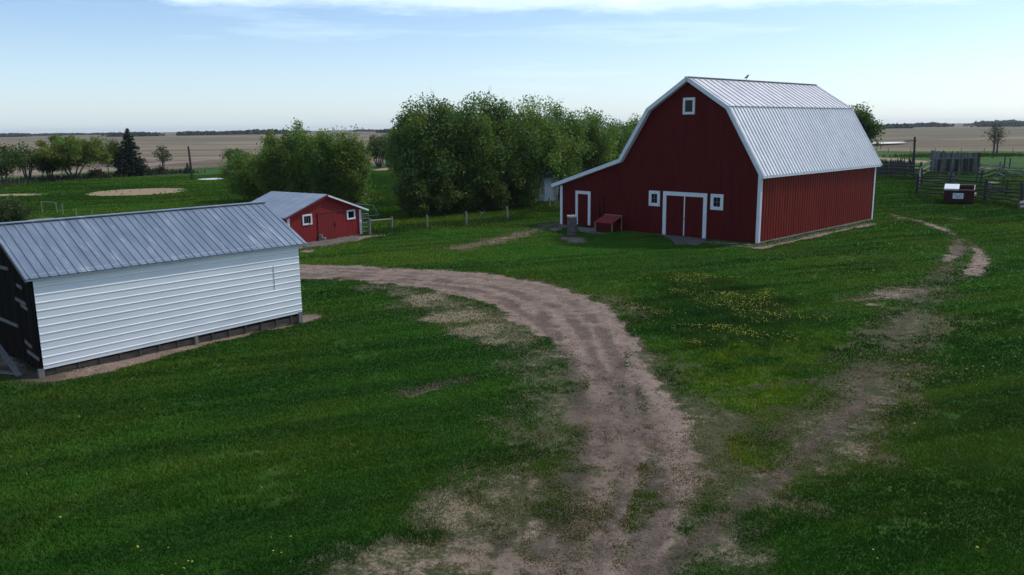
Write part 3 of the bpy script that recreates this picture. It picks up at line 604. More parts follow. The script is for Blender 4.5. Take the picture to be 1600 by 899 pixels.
for a, b in (((-.14, -.03, -.05), (.03, -.0, 1.58)), ((-5.75, -.03, -.05), (-5.58, -.0, 1.58))): MB().box(a, b).build('corner_board', M['white'], red)
window(red, -4.65, -3.94, 1.04, 1.66, .10, (2, 0)); window(red, -1.19, -.50, 1.03, 1.63, .10, (0, 0))
d = MB().box((-3.52, -.05, -.02), (-2.06, -.008, 1.62))
for k in range(1, 7): xx = -3.52+k*.21; d.box((xx-.01, -.056, 0), (xx+.01, -.0505, 1.6))
d = d.build('sliding_door', surf('old_red_door', (.145, .010, .012), (.185, .013, .015), 3, .65, stretch=(3, 3, .5)), red); MB().bar((-2.2, -.08, .7), (-2.2, -.08, .95), .03, .04).build('handle', M['iron'], d)
MB().box((-3.6, -.075, 1.63), (-.95, -.045, 1.68)).build('door_track', surf('rusty_track', (.10, .02, .02), (.14, .03, .025), 5, .7), red)
MB().box((-5.7, -.05, -.2), (0, .02, .03)).build('foundation', M['concrete'], red)
c = G(360+820/5.714, 280+553/5.714); tag(MB().box((-.2, -.12, 0), (.22, .14, .2)).box((-.16, -.1, .2), (.02, .1, .38)).build('concrete_blocks', M['concrete'], loc=c, bevel=.01), 'two small pale concrete blocks at the foot of the red sliding door', 'concrete block')
c = G(360+712/5.714, 280+575/5.714); st_ = MB().tube([(0, 0, -.1), (.02, 0, 1.25)], .025, 6); st_.tube([(-.06, 0, 1.22), (.1, 0, 1.2)], .03, 6)
tag(st_.build('water_hydrant', surf('red_pipe', (.2, .03, .03), None, .5), loc=c), 'thin red standpipe in front of the left red shed window', 'standpipe')

# ------------------------------------------------------------------ grey shed behind the lean-to
GO = G(851, 317.5); gs = empty('metal_shed', GO, -R(47), 'grey metal-clad shed half hidden behind the barn lean-to', 'shed')
# origin: near left corner, +y recedes to the right
g = MB(); g.ribs((0, 0, .0), (0, 1, 0), (0, 0, 2.25), ribprof(6.5, .25, .06, .02), (1, 0, 0)); g.build('clad_wall', M['galv'], gs)
for y_ in (.02, 6.4): MB().prism([(-.02, 0), (-4, 0), (-4, 2.0), (-2, 2.85), (-.02, 2.2)][::-1], y_, y_+.04).build('end_wall', M['galv'], gs)
roofpan(gs, (.15, 2.2), (-2, 2.95), M['shed_roof'], .6, y0=-.15, y1=6.7, rib=.02, w=.05); roofpan(gs, (-4.1, 2.0), (-2, 2.95), M['shed_roof'], .6, y0=-.15, y1=6.7, rib=.02, w=.05)
def pole(name, base, top, r0, r1, mat, label, cat, group=None, extra=None):
    g0 = Vector(base); t = Vector(top)-g0; b = MB().tube([(0, 0, -.15), t*.5, t], [r0, (r0+r1)/2, r1], 7)
    if extra: extra(b, t)
    return tag(b.build(name, M[mat], loc=g0), label, cat, group)
def px_pole(name, bx, by, tx, ty, r0, r1, mat, label, cat, group=None, dz=0., extra=None):
    g0 = G(bx, by); d = ray(tx, ty); t = math.hypot(g0[0], g0[1])/math.hypot(d[0], d[1]); tp = np.array([d[0]*t, d[1]*t, CAM_H+d[2]*t]); return pole(name, g0, tp, r0, r1, mat, label, cat, group, extra)
px_pole('leaning_pole', 867, 324, 869, 287, .04, .035, 'palebark', 'pale thin pole leaning against the lean-to eave, nearer the grey shed', 'pole'); px_pole('leaning_pole', 872, 322, 869.5, 286, .035, .03, 'palebark', 'pale thin pole leaning against the lean-to eave, nearer the red wall', 'pole')

# ------------------------------------------------------------------ fences and corral
def pz(bx, by, px, py):
    """point above pixel-ground (bx,by) seen at (px,py)"""
    g0 = G(bx, by); d = ray(px, py); t = math.hypot(g0[0], g0[1])/math.hypot(d[0], d[1]); return Vector((d[0]*t, d[1]*t, CAM_H+d[2]*t))
def rail_fence(name, ends, heights, nposts, label, cat='fence', rw=.12, posth=1.5, pr_=.09, mat='rail', group=None, wob=.05, seed=1, posts=True):
    rg = random.Random(seed); P0, P1 = Vector(ends[0]), Vector(ends[1]); P0.z = P1.z = 0; e = empty(name, P0, 0, label, cat, group); D = P1-P0
    if posts:
        for k in range(nposts):
            t = k/(nposts-1); p = D*t; h = posth*rg.uniform(.9, 1.1)
            MB().tube([(p.x, p.y, -.2), (p.x+rg.uniform(-.04, .04), p.y, h*.5), (p.x+rg.uniform(-.08, .08), p.y+rg.uniform(-.05, .05), h)], [pr_*1.1, pr_, pr_*.9], 7).build('post', M[mat], e)
    for h in heights:
        pts = [D*(t/6) + Vector((rg.uniform(-wob, wob), rg.uniform(-wob, wob)-.1, h+rg.uniform(-wob, wob))) for t in range(7)]
        MB().tube(pts, [rw/2*rg.uniform(.8, 1.15) for _ in pts], 6).build('rail', M[mat], e)
    return e
Pc = G(1432, 304); Pd = G(1538, 315); Pe = G(1594, 323)
rail_fence('rail_fence', (Pc, Pd), (.25, .58, .92, 1.25, 1.58), 2, 'dark weathered rail fence running behind the red rubbish bin', rw=.15, posth=1.75, pr_=.14, seed=2)
rail_fence('rail_fence', (Pd, Pe), (.4, .7, 1.05), 2, 'low three-rail dark fence from the bin corner post to the right edge', rw=.15, posth=1.8, pr_=.13, seed=5)
Pk = G(1437, 281); Pm = G(1370, 277.5)
rail_fence('rail_fence', (Pm, Pk), (.25, .7, 1.15, 1.55), 4, 'long grey log rail fence coming out behind the barn corner', rw=.2, posth=1.9, pr_=.15, seed=3, mat='rail')
Pn = G(1453, 272)
rail_fence('rail_fence', (Pk, Pn), (.55, 1.1, 1.75), 2, 'short pale-topped rail section between the corner post and the plank windbreak', rw=.14, posth=1.7, seed=4, mat='oldwood')
rail_fence('rail_fence', (Pc, Pk), (.5, 1.0, 1.5), 2, 'short dark rail section joining the two corral corner posts', rw=.13, posth=1.8, pr_=.13, seed=14)
rail_fence('rail_fence', (G(1525, 285), G(1561, 275)), (.5, 1.0, 1.45), 2, 'dark three-rail fence right of the plank windbreak', rw=.13, posth=1.9, seed=6)
rail_fence('rail_fence', (G(1530, 273), G(1606, 281)), (.75, 1.2), 3, 'grey two-rail fence crossing the far right of the corral', rw=.13, posth=1.5, seed=7, mat='oldwood')
rail_fence('rail_fence', (G(1567, 290), G(1612, 293)), (.5, 1.0), 2, 'thin dark rails behind the curved steel feeder', rw=.1, posth=1.5, seed=8)
rail_fence('rail_fence', (G(1540, 305), G(1604, 309)), (.35, .7, 1.05, 1.4), 3, 'dark four-rail fence under the curved steel feeder at the right', rw=.12, posth=1.6, pr_=.1, seed=21)
rail_fence('rail_fence', (G(1440, 289), G(1532, 292)), (.45, .95, 1.4), 3, 'dark rail fence between the rubbish bin and the plank windbreak', rw=.11, posth=1.6, pr_=.1, seed=22)
# slatted far fence behind the barn corner
e = empty('slat_fence', G(1366, 274), 0, 'dark upright slab fence with gaps behind the grey log rails', 'fence'); D = Vector(G(1427, 272)-G(1366, 274)); b = MB(); rg = random.Random(4)
n = 46
for k in range(n):
    if rg.random() < .12: continue
    p = D*(k/n); b.box((p.x, p.y, 0), (p.x+.10*rg.uniform(.8, 1.3), p.y+.04, 1.9*rg.uniform(.85, 1.1)))
b.build('slats', M['rail'], e); MB().bar((0, -.06, .5), (D.x, D.y-.06, .5), .05, .12).bar((0, -.06, 1.4), (D.x, D.y-.06, 1.4), .05, .12).build('rail', M['rail'], e)
# plank windbreak
a0, a1 = G(1452, 272.5), G(1525, 272.0); e = empty('plank_windbreak', a0, 0, 'tall grey vertical-plank cattle windbreak with dark posts in front', 'windbreak fence'); D = Vector(a1-a0); rg = random.Random(6)
H0 = pz(1452, 272.5, 1452, 236).z; H1 = pz(1525, 272, 1525, 240.5).z; b = MB(); n = 36
for k in range(n):
    t = k/n; p = D*t; q = D*((k+rg.uniform(.74, .9))/n); hz = (H0+(H1-H0)*t)*rg.uniform(.92, 1.06); o_ = rg.uniform(0, .03); b.add([(p.x, p.y+o_, .05), (q.x, q.y+o_, .05), (q.x, q.y+o_, hz), (p.x, p.y+o_, hz*rg.uniform(.985, 1.015)), (p.x, p.y+.04+o_, .05), (q.x, q.y+.04+o_, .05), (q.x, q.y+.04+o_, hz), (p.x, p.y+.04+o_, hz)], [(0,1,2,3),(5,4,7,6),(4,0,3,7),(1,5,6,2),(3,2,6,7)])
b.build('planks', surf('silver_grey_planks', (.065, .064, .066), (.20, .198, .20), 1.3, .85, bump=.3, stretch=(3, 3, .15), c3=(.05, .05, .052), s3=1.7, lo=.42, hi=.58), e)
for hz in (.9, 2.0): MB().bar((-.1, -.09, hz), (D.x, D.y-.09, hz), .10, .16).build('rail', M['oldwood'], e)
for X in (1465, 1479.5, 1493, 1505, 1515): t = (X-1452)/73; p = D*t; MB().tube([(p.x, p.y-.28, -.2), (p.x, p.y-.26, 1.9+rg.uniform(-.1, .2))], .19, 7).build('post', M['iron'], e)
p = D; MB().tube([(p.x+.05, p.y-.15, -.2), (p.x+.1, p.y-.2, 2.7)], .16, 7).build('post', M['rail'], e)
# wire panel in front of the windbreak
a0, a1 = G(1468, 281), G(1524, 285); e = empty('wire_panel', a0, 0, 'thin wire stock panel strung before the plank windbreak', 'wire fence'); D = Vector(a1-a0); b = MB()
for hz in (.35, .75, 1.15, 1.6): b.tube([(0, 0, hz), (D.x*.5, D.y*.5, hz-.05), (D.x, D.y, hz)], .014, 4)
b.build('wires', M['iron'], e)
for t, lean, h in ((0, .22, 1.8), (.53, .02, 1.6), (1, -.05, 1.9)): p = D*t; MB().tube([(p.x-lean*.5, p.y, -.1), (p.x+lean, p.y, h)], .06, 6).build('post', M['oldwood'], e)
# curved steel feeder
c0 = G(1556, 297); e = empty('ring_feeder', c0, 0, 'curved grey steel hay feeder arching up at the right of the corral', 'hay feeder'); q = Vector(c0)
arc = [pz(1556, 297, X, Y)-q for X, Y in ((1555,297),(1556,289),(1560,281),(1570,274.5),(1584,270.5),(1599,273),(1612,281),(1616,296))]; sh = Vector((.35, 1.6, .1))
MB().tube(arc, .055, 6).build('hoop', M['tube'], e); MB().tube([p+sh for p in arc], .055, 6).build('hoop', M['tube'], e)
for k in (0, 1, 2, 3, 4, 5, 6): MB().tube([arc[k], arc[k]+sh], .035, 5).build('cross_bar', M['tube'], e)
# log pile at the right edge
rg = random.Random(9); base = Vector(G(1592, 326))
for k, (dx, dy, dz, lb) in enumerate(((0, 0, .12, 'grey weathered log at the front of the pile by the right edge'), (.25, .45, .14, 'grey weathered log lying second in the pile by the right edge'), (.1, .25, .38, 'grey log resting on top of the pile by the right edge'), (.5, .8, .4, 'grey log topmost at the rear of the pile by the right edge'))):
    tag(MB().tube([(-.1, -.5, 0), (1.3, .1, .04), (2.8, .6, .1)], [.13, .15, .12], 9).build('log', M['oldwood'], loc=base+Vector((dx-.2, dy, dz))), lb, 'log')
# rubbish bin
bo = G(1473, 318); be = G(1520.5, 319.5); byaw = math.atan2(be[1]-bo[1], be[0]-bo[0]); bw = math.hypot(*(be-bo)[:2])
rb = empty('rubbish_bin', bo, byaw, 'dark red front-load rubbish bin with white lid and white sign by the corral rails', 'rubbish bin')
bd = 1.45; b = MB(); zf, zb = 1.12, 1.42
out = [(0, 0, .08), (bw, 0, .08), (bw, bd, .08), (0, bd, .08)]; tp = [(.06, -.05, zf), (bw+.0, -.05, zf), (bw, bd, zb), (.06, bd, zb)]
inn = [(.12, .02, zf-.0), (bw-.06, .02, zf), (bw-.06, bd-.06, zb), (.12, bd-.06, zb)]; lowi = [(.12, .06, .3), (bw-.06, .06, .3), (bw-.06, bd-.06, .3), (.12, bd-.06, .3)]
b.add(out+tp+inn+lowi, [(0, 3, 2, 1), (0, 1, 5, 4), (1, 2, 6, 5), (2, 3, 7, 6), (3, 0, 4, 7), (4, 5, 9, 8), (5, 6, 10, 9), (6, 7, 11, 10), (7, 4, 8, 11), (8, 9, 13, 12), (9, 10, 14, 13), (10, 11, 15, 14), (11, 8, 12, 15), (12, 13, 14, 15)])
b.build('body', M['binred'], rb)
MB().box((.125, .07, .301), (bw-.065, bd-.065, .34)).build('inside', M['black'], rb)
b = MB(); b.box((-.02, -.10, zf-.10), (bw+.02, -.052, zf-.01)); b.box((-.02, -.03, .12), (bw+.02, -.004, .2))
for X in (.3, bw-.32): b.box((X, -.045, .1), (X+.07, -.006, 1.0))
b.build('stiffener', M['binred'], rb)
MB().bar((bw+.09, -.0, zf-.35), (bw+.09, .95, zf-.35), .14, .18).build('lift_pocket', surf('worn_pocket', (.35, .3, .26), (.45, .4, .36), 5), rb); MB().bar((-.09, .0, zf-.35), (-.09, .95, zf-.35), .14, .18).build('lift_pocket', M['binred'], rb)
MB().bar((bw+.0, -.03, zf+.03), (bw+.01, bd, zb+.03), .05, .05).bar((.5*bw, bd, zb+.03), (bw, bd, zb+.03), .05, .04).bar((.5*bw, -.04, zf+.02), (bw, -.04, zf+.02), .03, .03).build('rim', surf('worn_rim', (.36, .27, .22), (.48, .4, .34), 9), rb)
lw = bw*.49; Lu = Vector((0, bd+.1, zb-zf)); Ln = Vector((0, -(zb-zf), bd+.1)).normalized(); prl = [(0, 0)]
for k in range(5): c_ = lw*(k+.5)/5; prl += [(c_-.12, 0), (c_-.09, .05), (c_+.09, .05), (c_+.12, 0)]
prl.append((lw, 0)); b = MB(); b.ribs(Vector((.0, -.1, zf+.04)), (1, 0, 0), Lu, prl, Ln); b.box((0, -.105, zf-.02), (lw, -.101, zf+.04)); ld = b.build('lid', M['lid'], rb)
for k in range(1, 5): q = Vector((lw*k/5, -.1, zf+.045))+Ln*.008; MB().bar(q+Lu*.12, q+Lu*.86, .05, .012, up=Ln).build('lid_gap_shade', M['black'], ld)  # black strips put the shade between the lid ribs into colour
b = MB(); b.ribs(Vector((lw+.03, bd+.08, zb)), (1, 0, 0), Vector((0, .25, -1.1)), [(0, 0), (lw, 0)], (0, 1, 0)); b.build('open_lid', M['black'], rb)
sx0, sx1 = bw*.31, bw*.66; sg = MB().box((sx0, -.075, .42), (sx1, -.051, .86)).build('sign', M['signw'], rb)
b = MB(); rg = random.Random(12)
wv = [Vector((sx0+.08+(sx1-sx0-.16)*t, -.081, .67+.10*math.sin(t*9.5)*(1-.3*t))) for t in [i/22 for i in range(23)]]
b.tube(wv, .03, 5); b.tube([Vector((sx0+.12+(sx1-sx0-.2)*t, -.08, .53+.012*math.sin(t*40))) for t in [i/16 for i in range(17)]], .018, 5); b.build('sign_print', M['signb'], sg)
gd = G(1485, 283); o = MB().tube([(0, 0, 0), (0, 0, .06), (0, 0, .42), (0, 0, .46), (0, 0, .82), (0, 0, .88)], [.27, .29, .28, .295, .28, .26], 14).build('drum', M['bluedrum'], smooth=False, loc=gd); tag(o, 'faded blue-grey drum standing behind the white bin lid', 'drum')
# poles and posts
def arm(b, t): b.bar(t+Vector((-1.3, 0, -.5)), t+Vector((.25, 0, -.45)), .10, .10)
px_pole('utility_pole', 1427, 277, 1429.5, 214, .15, .12, 'iron', 'dark upright pole with a short arm right of the barn roof', 'pole', extra=arm)
px_pole('utility_pole', 301, 282, 294.2, 229, .17, .12, 'iron', 'dark leaning pole in the left pasture beside the puddle', 'pole')
def frame_thing():
    c = Vector(G(66.5, 334)); e = empty('gate_frame', c, 0, 'thin grey timber gate frame standing in the left pasture above the shed roof', 'gate frame')
    for (bx, by, tx, ty) in ((66.5,334,64,315.5),(89.5,334,86.5,316.5)):
        MB().tube([Vector(G(bx, by))-c, pz(bx, by, tx, ty)-c], .045, 6).build('post', M['postwood'], e)
    MB().tube([pz(66.5, 334, 63, 315.5)-c, pz(89.5, 334, 88, 317)-c], .04, 6).build('top_rail', M['postwood'], e)
frame_thing()
for bx, by, tx, ty, lb in ((98.5,336,96.5,318,'thin post just right of the gate frame in the left pasture'), (120,341,118,326,'thin post second right of the gate frame, above the shed roof'), (144,344,143,330,'short thin stake third right of the gate frame, above the shed roof')):
    px_pole('fence_post', bx, by, tx, ty, .05, .045, 'postwood', lb, 'fence post')
for bx, by, tx, ty, lb in ((668,357,667,336,'pale fence post standing among yellow flowers before the windbreak'), (729,352,728,331,'pale fence post in the middle of the windbreak line, left of the crossed sticks'), (793.5,343,792,323,'pale fence post nearest the barn lean-to before the windbreak'), (859,326,858,308,'dark short post below the grey metal shed wall')):
    px_pole('fence_post', bx, by, tx, ty, .075, .065, 'postwood', lb, 'fence post')
px_pole('stick', 746, 341.5, 757, 330, .035, .02, 'palebark', 'pale stick crossing another, leaning right in the grass by the windbreak', 'stick'); px_pole('stick', 757, 336, 749, 330, .035, .02, 'palebark', 'shorter pale stick crossing under the other by the windbreak', 'stick')
# rail and gate beside the red shed
c = Vector(G(577.5, 367)); e = empty('post_and_rail', c, 0, 'two pale posts with one rail beside the red shed', 'fence')
for bx, by, tx, ty in ((577.5,367,578,342),(612.5,361,612,339)): MB().tube([Vector(G(bx, by))-c-Vector((0, 0, .1)), pz(bx, by, tx, ty)-c], .075, 7).build('post', M['postwood'], e)
MB().tube([pz(577.5, 367, 579, 345)-c, pz(612.5, 361, 612, 342.5)-c], .05, 6).build('rail', M['postwood'], e)
c = Vector(G(567, 367)); e = empty('pipe_gate', c, 0, 'narrow grey pipe gate closing the gap right of the red shed', 'gate'); W_ = Vector(G(577, 366))-c
for k in range(5): z = .2+k*.27; MB().tube([(.02, .02, z), (W_.x, W_.y, z)], .026, 6).build('bar', M['tube'], e)
for t in (.03, .98): MB().tube([(W_.x*t, W_.y*t, .1), (W_.x*t, W_.y*t, 1.32)], .03, 6).build('upright', M['tube'], e)
c = Vector(G(568, 352)); e = empty('steel_rack', c, 0, 'bent pale steel pipe frame sticking out behind the red shed corner', 'pipe frame')
fr = [pz(568, 352, X, Y)-c for X, Y in ((555,319.5),(583,321),(591.5,336),(567,338.5))]; MB().tube(fr, .035, 6).build('pipe_loop', M['tube'], e); MB().tube([fr[3], (0, 0, 0)], .035, 6).build('leg', M['tube'], e); MB().tube([fr[1], fr[1]+Vector((.1, 1.5, -1.5))], .03, 6).build('brace', M['tube'], e)
# dirt mound left
c = G(70, 353); rg = np.random.RandomState(3); u, vv = np.meshgrid(np.linspace(-1, 1, 40), np.linspace(-1, 1, 30), indexing='ij'); rr = np.hypot(u, vv); hz = np.clip(1-rr**2, 0, None)**1.2*.55 + (fbm(u, vv, 3., 4)-.5)*.25*np.clip(1-rr, 0, 1) - .03*(rr > .98)
P = np.stack([u*2.9, vv*2.4, hz-.03], -1).reshape(-1, 3); I2 = np.arange(1200).reshape(40, 30); F2 = np.stack([I2[:-1, :-1], I2[1:, :-1], I2[1:, 1:], I2[:-1, 1:]], -1).reshape(-1, 4)
o = np_mesh('dirt_mound', P, F2, surf('dry_soil', (.15, .115, .085), (.24, .19, .15), 2.5, .95, bump=.6, bscale=6), smooth=True); o.location = c; tag(o, 'low brown heap of soil above the shed roof at the left', 'soil heap')

# ------------------------------------------------------------------ trees
def leaves(rng, centres, sig, n, size, base, spread=.28, cl=None, vz=.8):
    """n small leaf-sprig faces around every centre"""
    k = len(centres); c = np.repeat(centres, n, 0); sg = np.repeat(sig, n)[:, None]
    d = rng.normal(0, 1, (k*n, 3)); d /= np.linalg.norm(d, axis=1)[:, None]+1e-9; d *= (rng.rand(k*n, 1)**.5)*1.35
    p = c + d*sg*np.array([1, 1, vz]) + rng.normal(0, .14, (k*n, 3))*sg
    a = rng.normal(0, 1, (k*n, 3)); a /= np.linalg.norm(a, axis=1)[:, None]; b = np.cross(a, rng.normal(0, 1, (k*n, 3))); b /= np.linalg.norm(b, axis=1)[:, None]+1e-9
    s = size*rng.uniform(.55, 1.3, (k*n, 1)); a = a*s; b = b*s*.55
    v = np.stack([p-a, p-b*.9+a*.1, p+a, p+b*.9+a*.1], 1).reshape(-1, 3); f = np.arange(4*k*n).reshape(-1, 4)
    cf = (1+rng.uniform(-spread, spread, (k, 1))) if cl is None else cl; hue = rng.normal(0, .10, (k, 1))
    cc = np.repeat(np.array(base)[None]*cf*np.hstack([1+hue, np.ones((k, 1)), 1-hue]), n, 0)*rng.uniform(.75, 1.25, (k*n, 1)); cc = np.clip(np.repeat(cc, 4, 0), .002, 1)
    return v, f, cc
def bez(a, b, c, n): t = np.linspace(0, 1, n)[:, None]; return a*(1-t)**2+2*b*t*(1-t)+c*t*t
def tree(name, label, x, y, h, rx, ry, lowf=.25, stems=3, ncl=55, nl=200, lsize=.13, sig=.6, base=(.045, .085, .018), group=None, seed=1, cat='tree', trunk_r=.14, bark='bark', bare=0, dense_out=.45, lean=(0, 0), twigs=3, splay=.3, vz=.8):
    rng = np.random.RandomState(seed); e = empty(name, (x, y, float(zground(np.array([x]), np.array([y]))[0])), 0, label, cat, group)
    u = rng.normal(0, 1, (ncl*3, 3)); u /= np.linalg.norm(u, axis=1)[:, None]; ph = rng.rand(6)*6.28; az = np.arctan2(u[:, 1], u[:, 0])
    lob = 1+.16*np.sin(2*az+ph[0]+u[:, 2]*2)+.12*np.sin(3*az+ph[1]-u[:, 2]*3)+.10*np.sin(5*az+ph[2]+u[:, 2]*5)
    r = (rng.rand(len(u))**dense_out)*lob; zc = h*(lowf+1)/2; rz = h*(1-lowf)/2
    pts = u*r[:, None]*np.array([rx, ry, rz])*.93
    wide = 1 - .25*np.clip(-pts[:, 2]/rz, 0, 1) - .22*np.clip(pts[:, 2]/rz, 0, 1)
    pts[:, :2] *= wide[:, None]; pts[:, 2] += zc; pts[:, 0] += lean[0]*pts[:, 2]; pts[:, 1] += lean[1]*pts[:, 2]
    keep = [];
    for i in range(len(pts)):
        if len(keep) >= ncl: break
        if all(np.sum((pts[i]-pts[j])**2) > (sig*.45)**2 for j in keep): keep.append(i)
    pts = pts[keep]; pts[:, 2] = np.clip(pts[:, 2], .35, h-.1); k = len(pts)
    tb = MB(); ends = []
    for s in range(stems):
        a = s*6.283/stems+rng.uniform(-.5, .5); b0 = np.array([math.cos(a), math.sin(a), 0])*(.05+.13*(stems > 1)); top = np.array([math.cos(a)*rx*splay, math.sin(a)*ry*splay, h*rng.uniform(.42, .6)]) if stems > 1 else np.array([0, 0, h*.72])
        top[:2] += np.array(lean)*top[2]; mid = (b0+top)/2+np.append(rng.normal(0, .18, 2), -.0)*h*.12
        P = bez(b0+np.array([0, 0, -.2]), mid, top, 7); rr = np.linspace(trunk_r, trunk_r*.38, 7)*(1 if stems > 1 else 1.2); rr[0] *= 1.35; tb.tube(P, list(rr), 6); ends.append(P)
    alls = np.vstack(ends); rad_all = np.tile(np.linspace(trunk_r, trunk_r*.38, 7), stems)
    for c in pts:
        d = np.linalg.norm(alls-c*np.array([1, 1, .8]), axis=1) + 10*(alls[:, 2] > c[2]-.1) + 3*(alls[:, 2] < .12*h); j = int(np.argmin(d)); a = alls[j]; mid = (a+c)/2+np.append(rng.normal(0, .12, 2), .12)*np.linalg.norm(c-a)
        r0 = rad_all[j]*.5; tb.tube(bez(a, mid, c, 5), list(np.linspace(r0, .018, 5)), 4, False)
        for q in range(twigs):
            tip = c+rng.normal(0, 1, 3)*sig*.9; tip[2] = max(tip[2], .2); tb.tube([a*.25+c*.75, (c+tip)/2+rng.normal(0, .08, 3), tip], [.02, .012, .005], 3, False)
    tb.build('trunk', M[bark], e, smooth=True)
    if nl:
        lv = pts[:int(k*(1-bare))] if bare else pts
        v, f, cc = leaves(rng, lv, np.full(len(lv), sig)*rng.uniform(.7, 1.25, len(lv)), nl, lsize, base, vz=vz)
        v[:, 2] = np.maximum(v[:, 2], .05); np_mesh('crown', v, f, M['leaf'], cc, e)
    return e
def tree_px(name, label, bx, by, ty, rw, **k):
    """base pixel, top pixel row, crown half width in pixels -> metres"""
    g0 = G(bx, by); h = hgt(bx, by, bx, ty); d = math.hypot(g0[0], g0[1]); rx = rw*d/F_PX
    return tree(name, label, g0[0], g0[1], h, rx, k.pop('ry', rx), **k)
GW = 'trees of the windbreak behind the yard'
W1 = (.112, .180, .046); W2 = (.098, .160, .042); W3 = (.128, .198, .048)
for (bx, by, ty, rw, b_, lw_, lb, kw) in (
    (652, 336, 166, 34, W1, .20, 'leftmost windbreak tree, reaching its open crown out over the grass', dict(lean=(-.01, 0), seed=11, ncl=110)),
    (688, 334, 147, 52, W2, .16, 'tallest windbreak tree, second from the left, with ragged top twigs', dict(seed=12, ncl=150)),
    (738, 330, 152, 48, W1, .18, 'third windbreak tree from the left, tall and dark inside', dict(seed=13, ncl=140)),
    (785, 326, 153, 48, W2, .18, 'fourth windbreak tree from the left, in the middle of the row', dict(seed=14, ncl=140)),
    (830, 321, 156, 48, W3, .2, 'brighter green windbreak tree behind the grey shed, fifth from the left', dict(seed=15, ncl=140)),
    (872, 315, 166, 44, W1, .2, 'windbreak tree rising behind the lean-to, right of the brighter one', dict(seed=16, ncl=125)),
    (915, 308, 172, 42, W3, .2, 'paler windbreak tree above the lean-to roof with thin top', dict(seed=17, ncl=120)),
    (955, 300, 190, 36, W2, .2, 'lower windbreak tree filling the dip beside the barn gable', dict(seed=18, ncl=80)),
    (1000, 296, 175, 38, W1, .2, 'windbreak tree touching the barn roof edge at the right end', dict(seed=19, ncl=80))):
    tree_px('windbreak_tree', lb, bx, by, ty, rw*1.22, base=b_, lowf=lw_, group=GW, stems=4, nl=165, lsize=.11, sig=.68, vz=.95, trunk_r=.16, splay=.5, dense_out=.55, **kw)
for (bx, by, ty, rw, lb, sd_) in ((646, 341, 266, 24, 'low shrub at the left foot of the windbreak, hanging over the grass', 31), (680, 338, 270, 34, 'dark shrub under the tallest windbreak tree', 32), (722, 334, 268, 30, 'dark shrub among the stems under the third windbreak tree', 33), (770, 330, 272, 30, 'shrub under the fourth windbreak tree, behind the middle fence post', 34), (815, 325, 268, 30, 'shrub left of the grey metal shed under the trees', 35), (700, 318, 225, 40, 'dense bush deeper in the windbreak behind its tallest tree', 36), (760, 312, 225, 40, 'dense bush deeper in the windbreak behind the middle trees', 37), (845, 306, 220, 40, 'dense bush deeper in the windbreak behind the grey shed', 38), (925, 294, 215, 40, 'dense bush deeper in the windbreak behind the lean-to roof', 39)):
    tree_px('shrub', lb, bx, by, ty, rw, base=(.075, .115, .030), lowf=.05, stems=6, nl=130, ncl=48, lsize=.12, sig=.5, trunk_r=.06, cat='bush', seed=sd_, group='shrubs under the windbreak', splay=.5, twigs=5)
GB = 'bushy trees behind the small red shed'
for (bx, by, ty, rw, b_, lb, sd_) in ((398, 316, 240, 40, (.14, .21, .042), 'leftmost bushy tree behind the small red shed, low and rounded', 51), (437, 320, 213, 42, (.125, .19, .04), 'second bushy tree from the left behind the red shed roof', 52), (478, 320, 196, 42, (.145, .215, .045), 'tallest bushy tree, rising behind the red shed ridge', 53), (520, 321, 203, 40, (.13, .195, .042), 'fourth bushy tree behind the red shed, above its right window', 54), (552, 322, 213, 34, (.12, .18, .04), 'rightmost bushy tree behind the red shed, above the pipe frame', 55)):
    tree_px('bushy_tree', lb, bx, by, ty, rw, base=b_, lowf=.06, stems=6, nl=165, ncl=125, lsize=.11, sig=.56, vz=1.3, trunk_r=.10, seed=sd_, group=GB, splay=.5)
tree_px('small_tree', 'thin pale-green tree leaning left at the edge of the bushy trees', 378, 272, 232, 20, base=(.085, .125, .035), lowf=.3, stems=3, nl=60, ncl=35, lsize=.15, sig=.6, trunk_r=.12, seed=57, lean=(-.25, 0))
for bx, rw, lb, sd_ in ((592, 20, 'left of two round open trees far out between the bushes and windbreak', 58), (608, 19, 'right of two round open trees far out between the bushes and windbreak', 59)):
    tree_px('small_tree', lb, bx, 261, 214, rw, base=(.075, .10, .035), lowf=.25, stems=6, nl=70, ncl=55, lsize=.17, sig=.8, trunk_r=.14, seed=sd_, group='pair of far open trees', splay=.5)
GL = 'small trees along the left road'
for (bx, by, ty, rw, b_, nl_, st, lb, sd_) in ((8, 287, 232, 24, (.058, .10, .022), 110, 3, 'dark-stemmed tree cut by the left picture edge, in the road row', 61), (44, 282, 226, 22, (.085, .115, .045), 70, 4, 'thin grey-green tree second in the left road row', 62), (78, 281, 236, 18, (.060, .10, .024), 90, 3, 'small dark-stemmed tree beside the round willow in the road row', 63), (116, 280, 213, 60, (.135, .18, .036), 230, 5, 'broad round yellow-green willow in the left road row', 64), (190, 274, 222, 20, (.050, .085, .020), 110, 2, 'dark tree leaning left against the spruce', 65), (256, 268, 226, 12, (.075, .10, .035), 16, 1, 'small sparse young tree right of the spruce', 66)):
    tree_px('roadside_tree', lb, bx, by, ty, rw, base=b_, lowf=.28 if rw < 40 else .3, stems=st, nl=nl_, ncl=75 if rw > 40 else 34, lsize=.17, sig=.75 if rw > 15 else .5, trunk_r=.14, seed=sd_, group=GL, splay=.35, lean=(-.12, 0) if bx == 190 else (0, 0))
tree_px('bare_tree', 'thin almost bare sapling between the round willow and the spruce', 170, 274, 238, 8, lowf=.3, stems=1, nl=10, ncl=16, lsize=.14, sig=.5, trunk_r=.08, seed=67, base=(.07, .09, .04), bark='palebark')
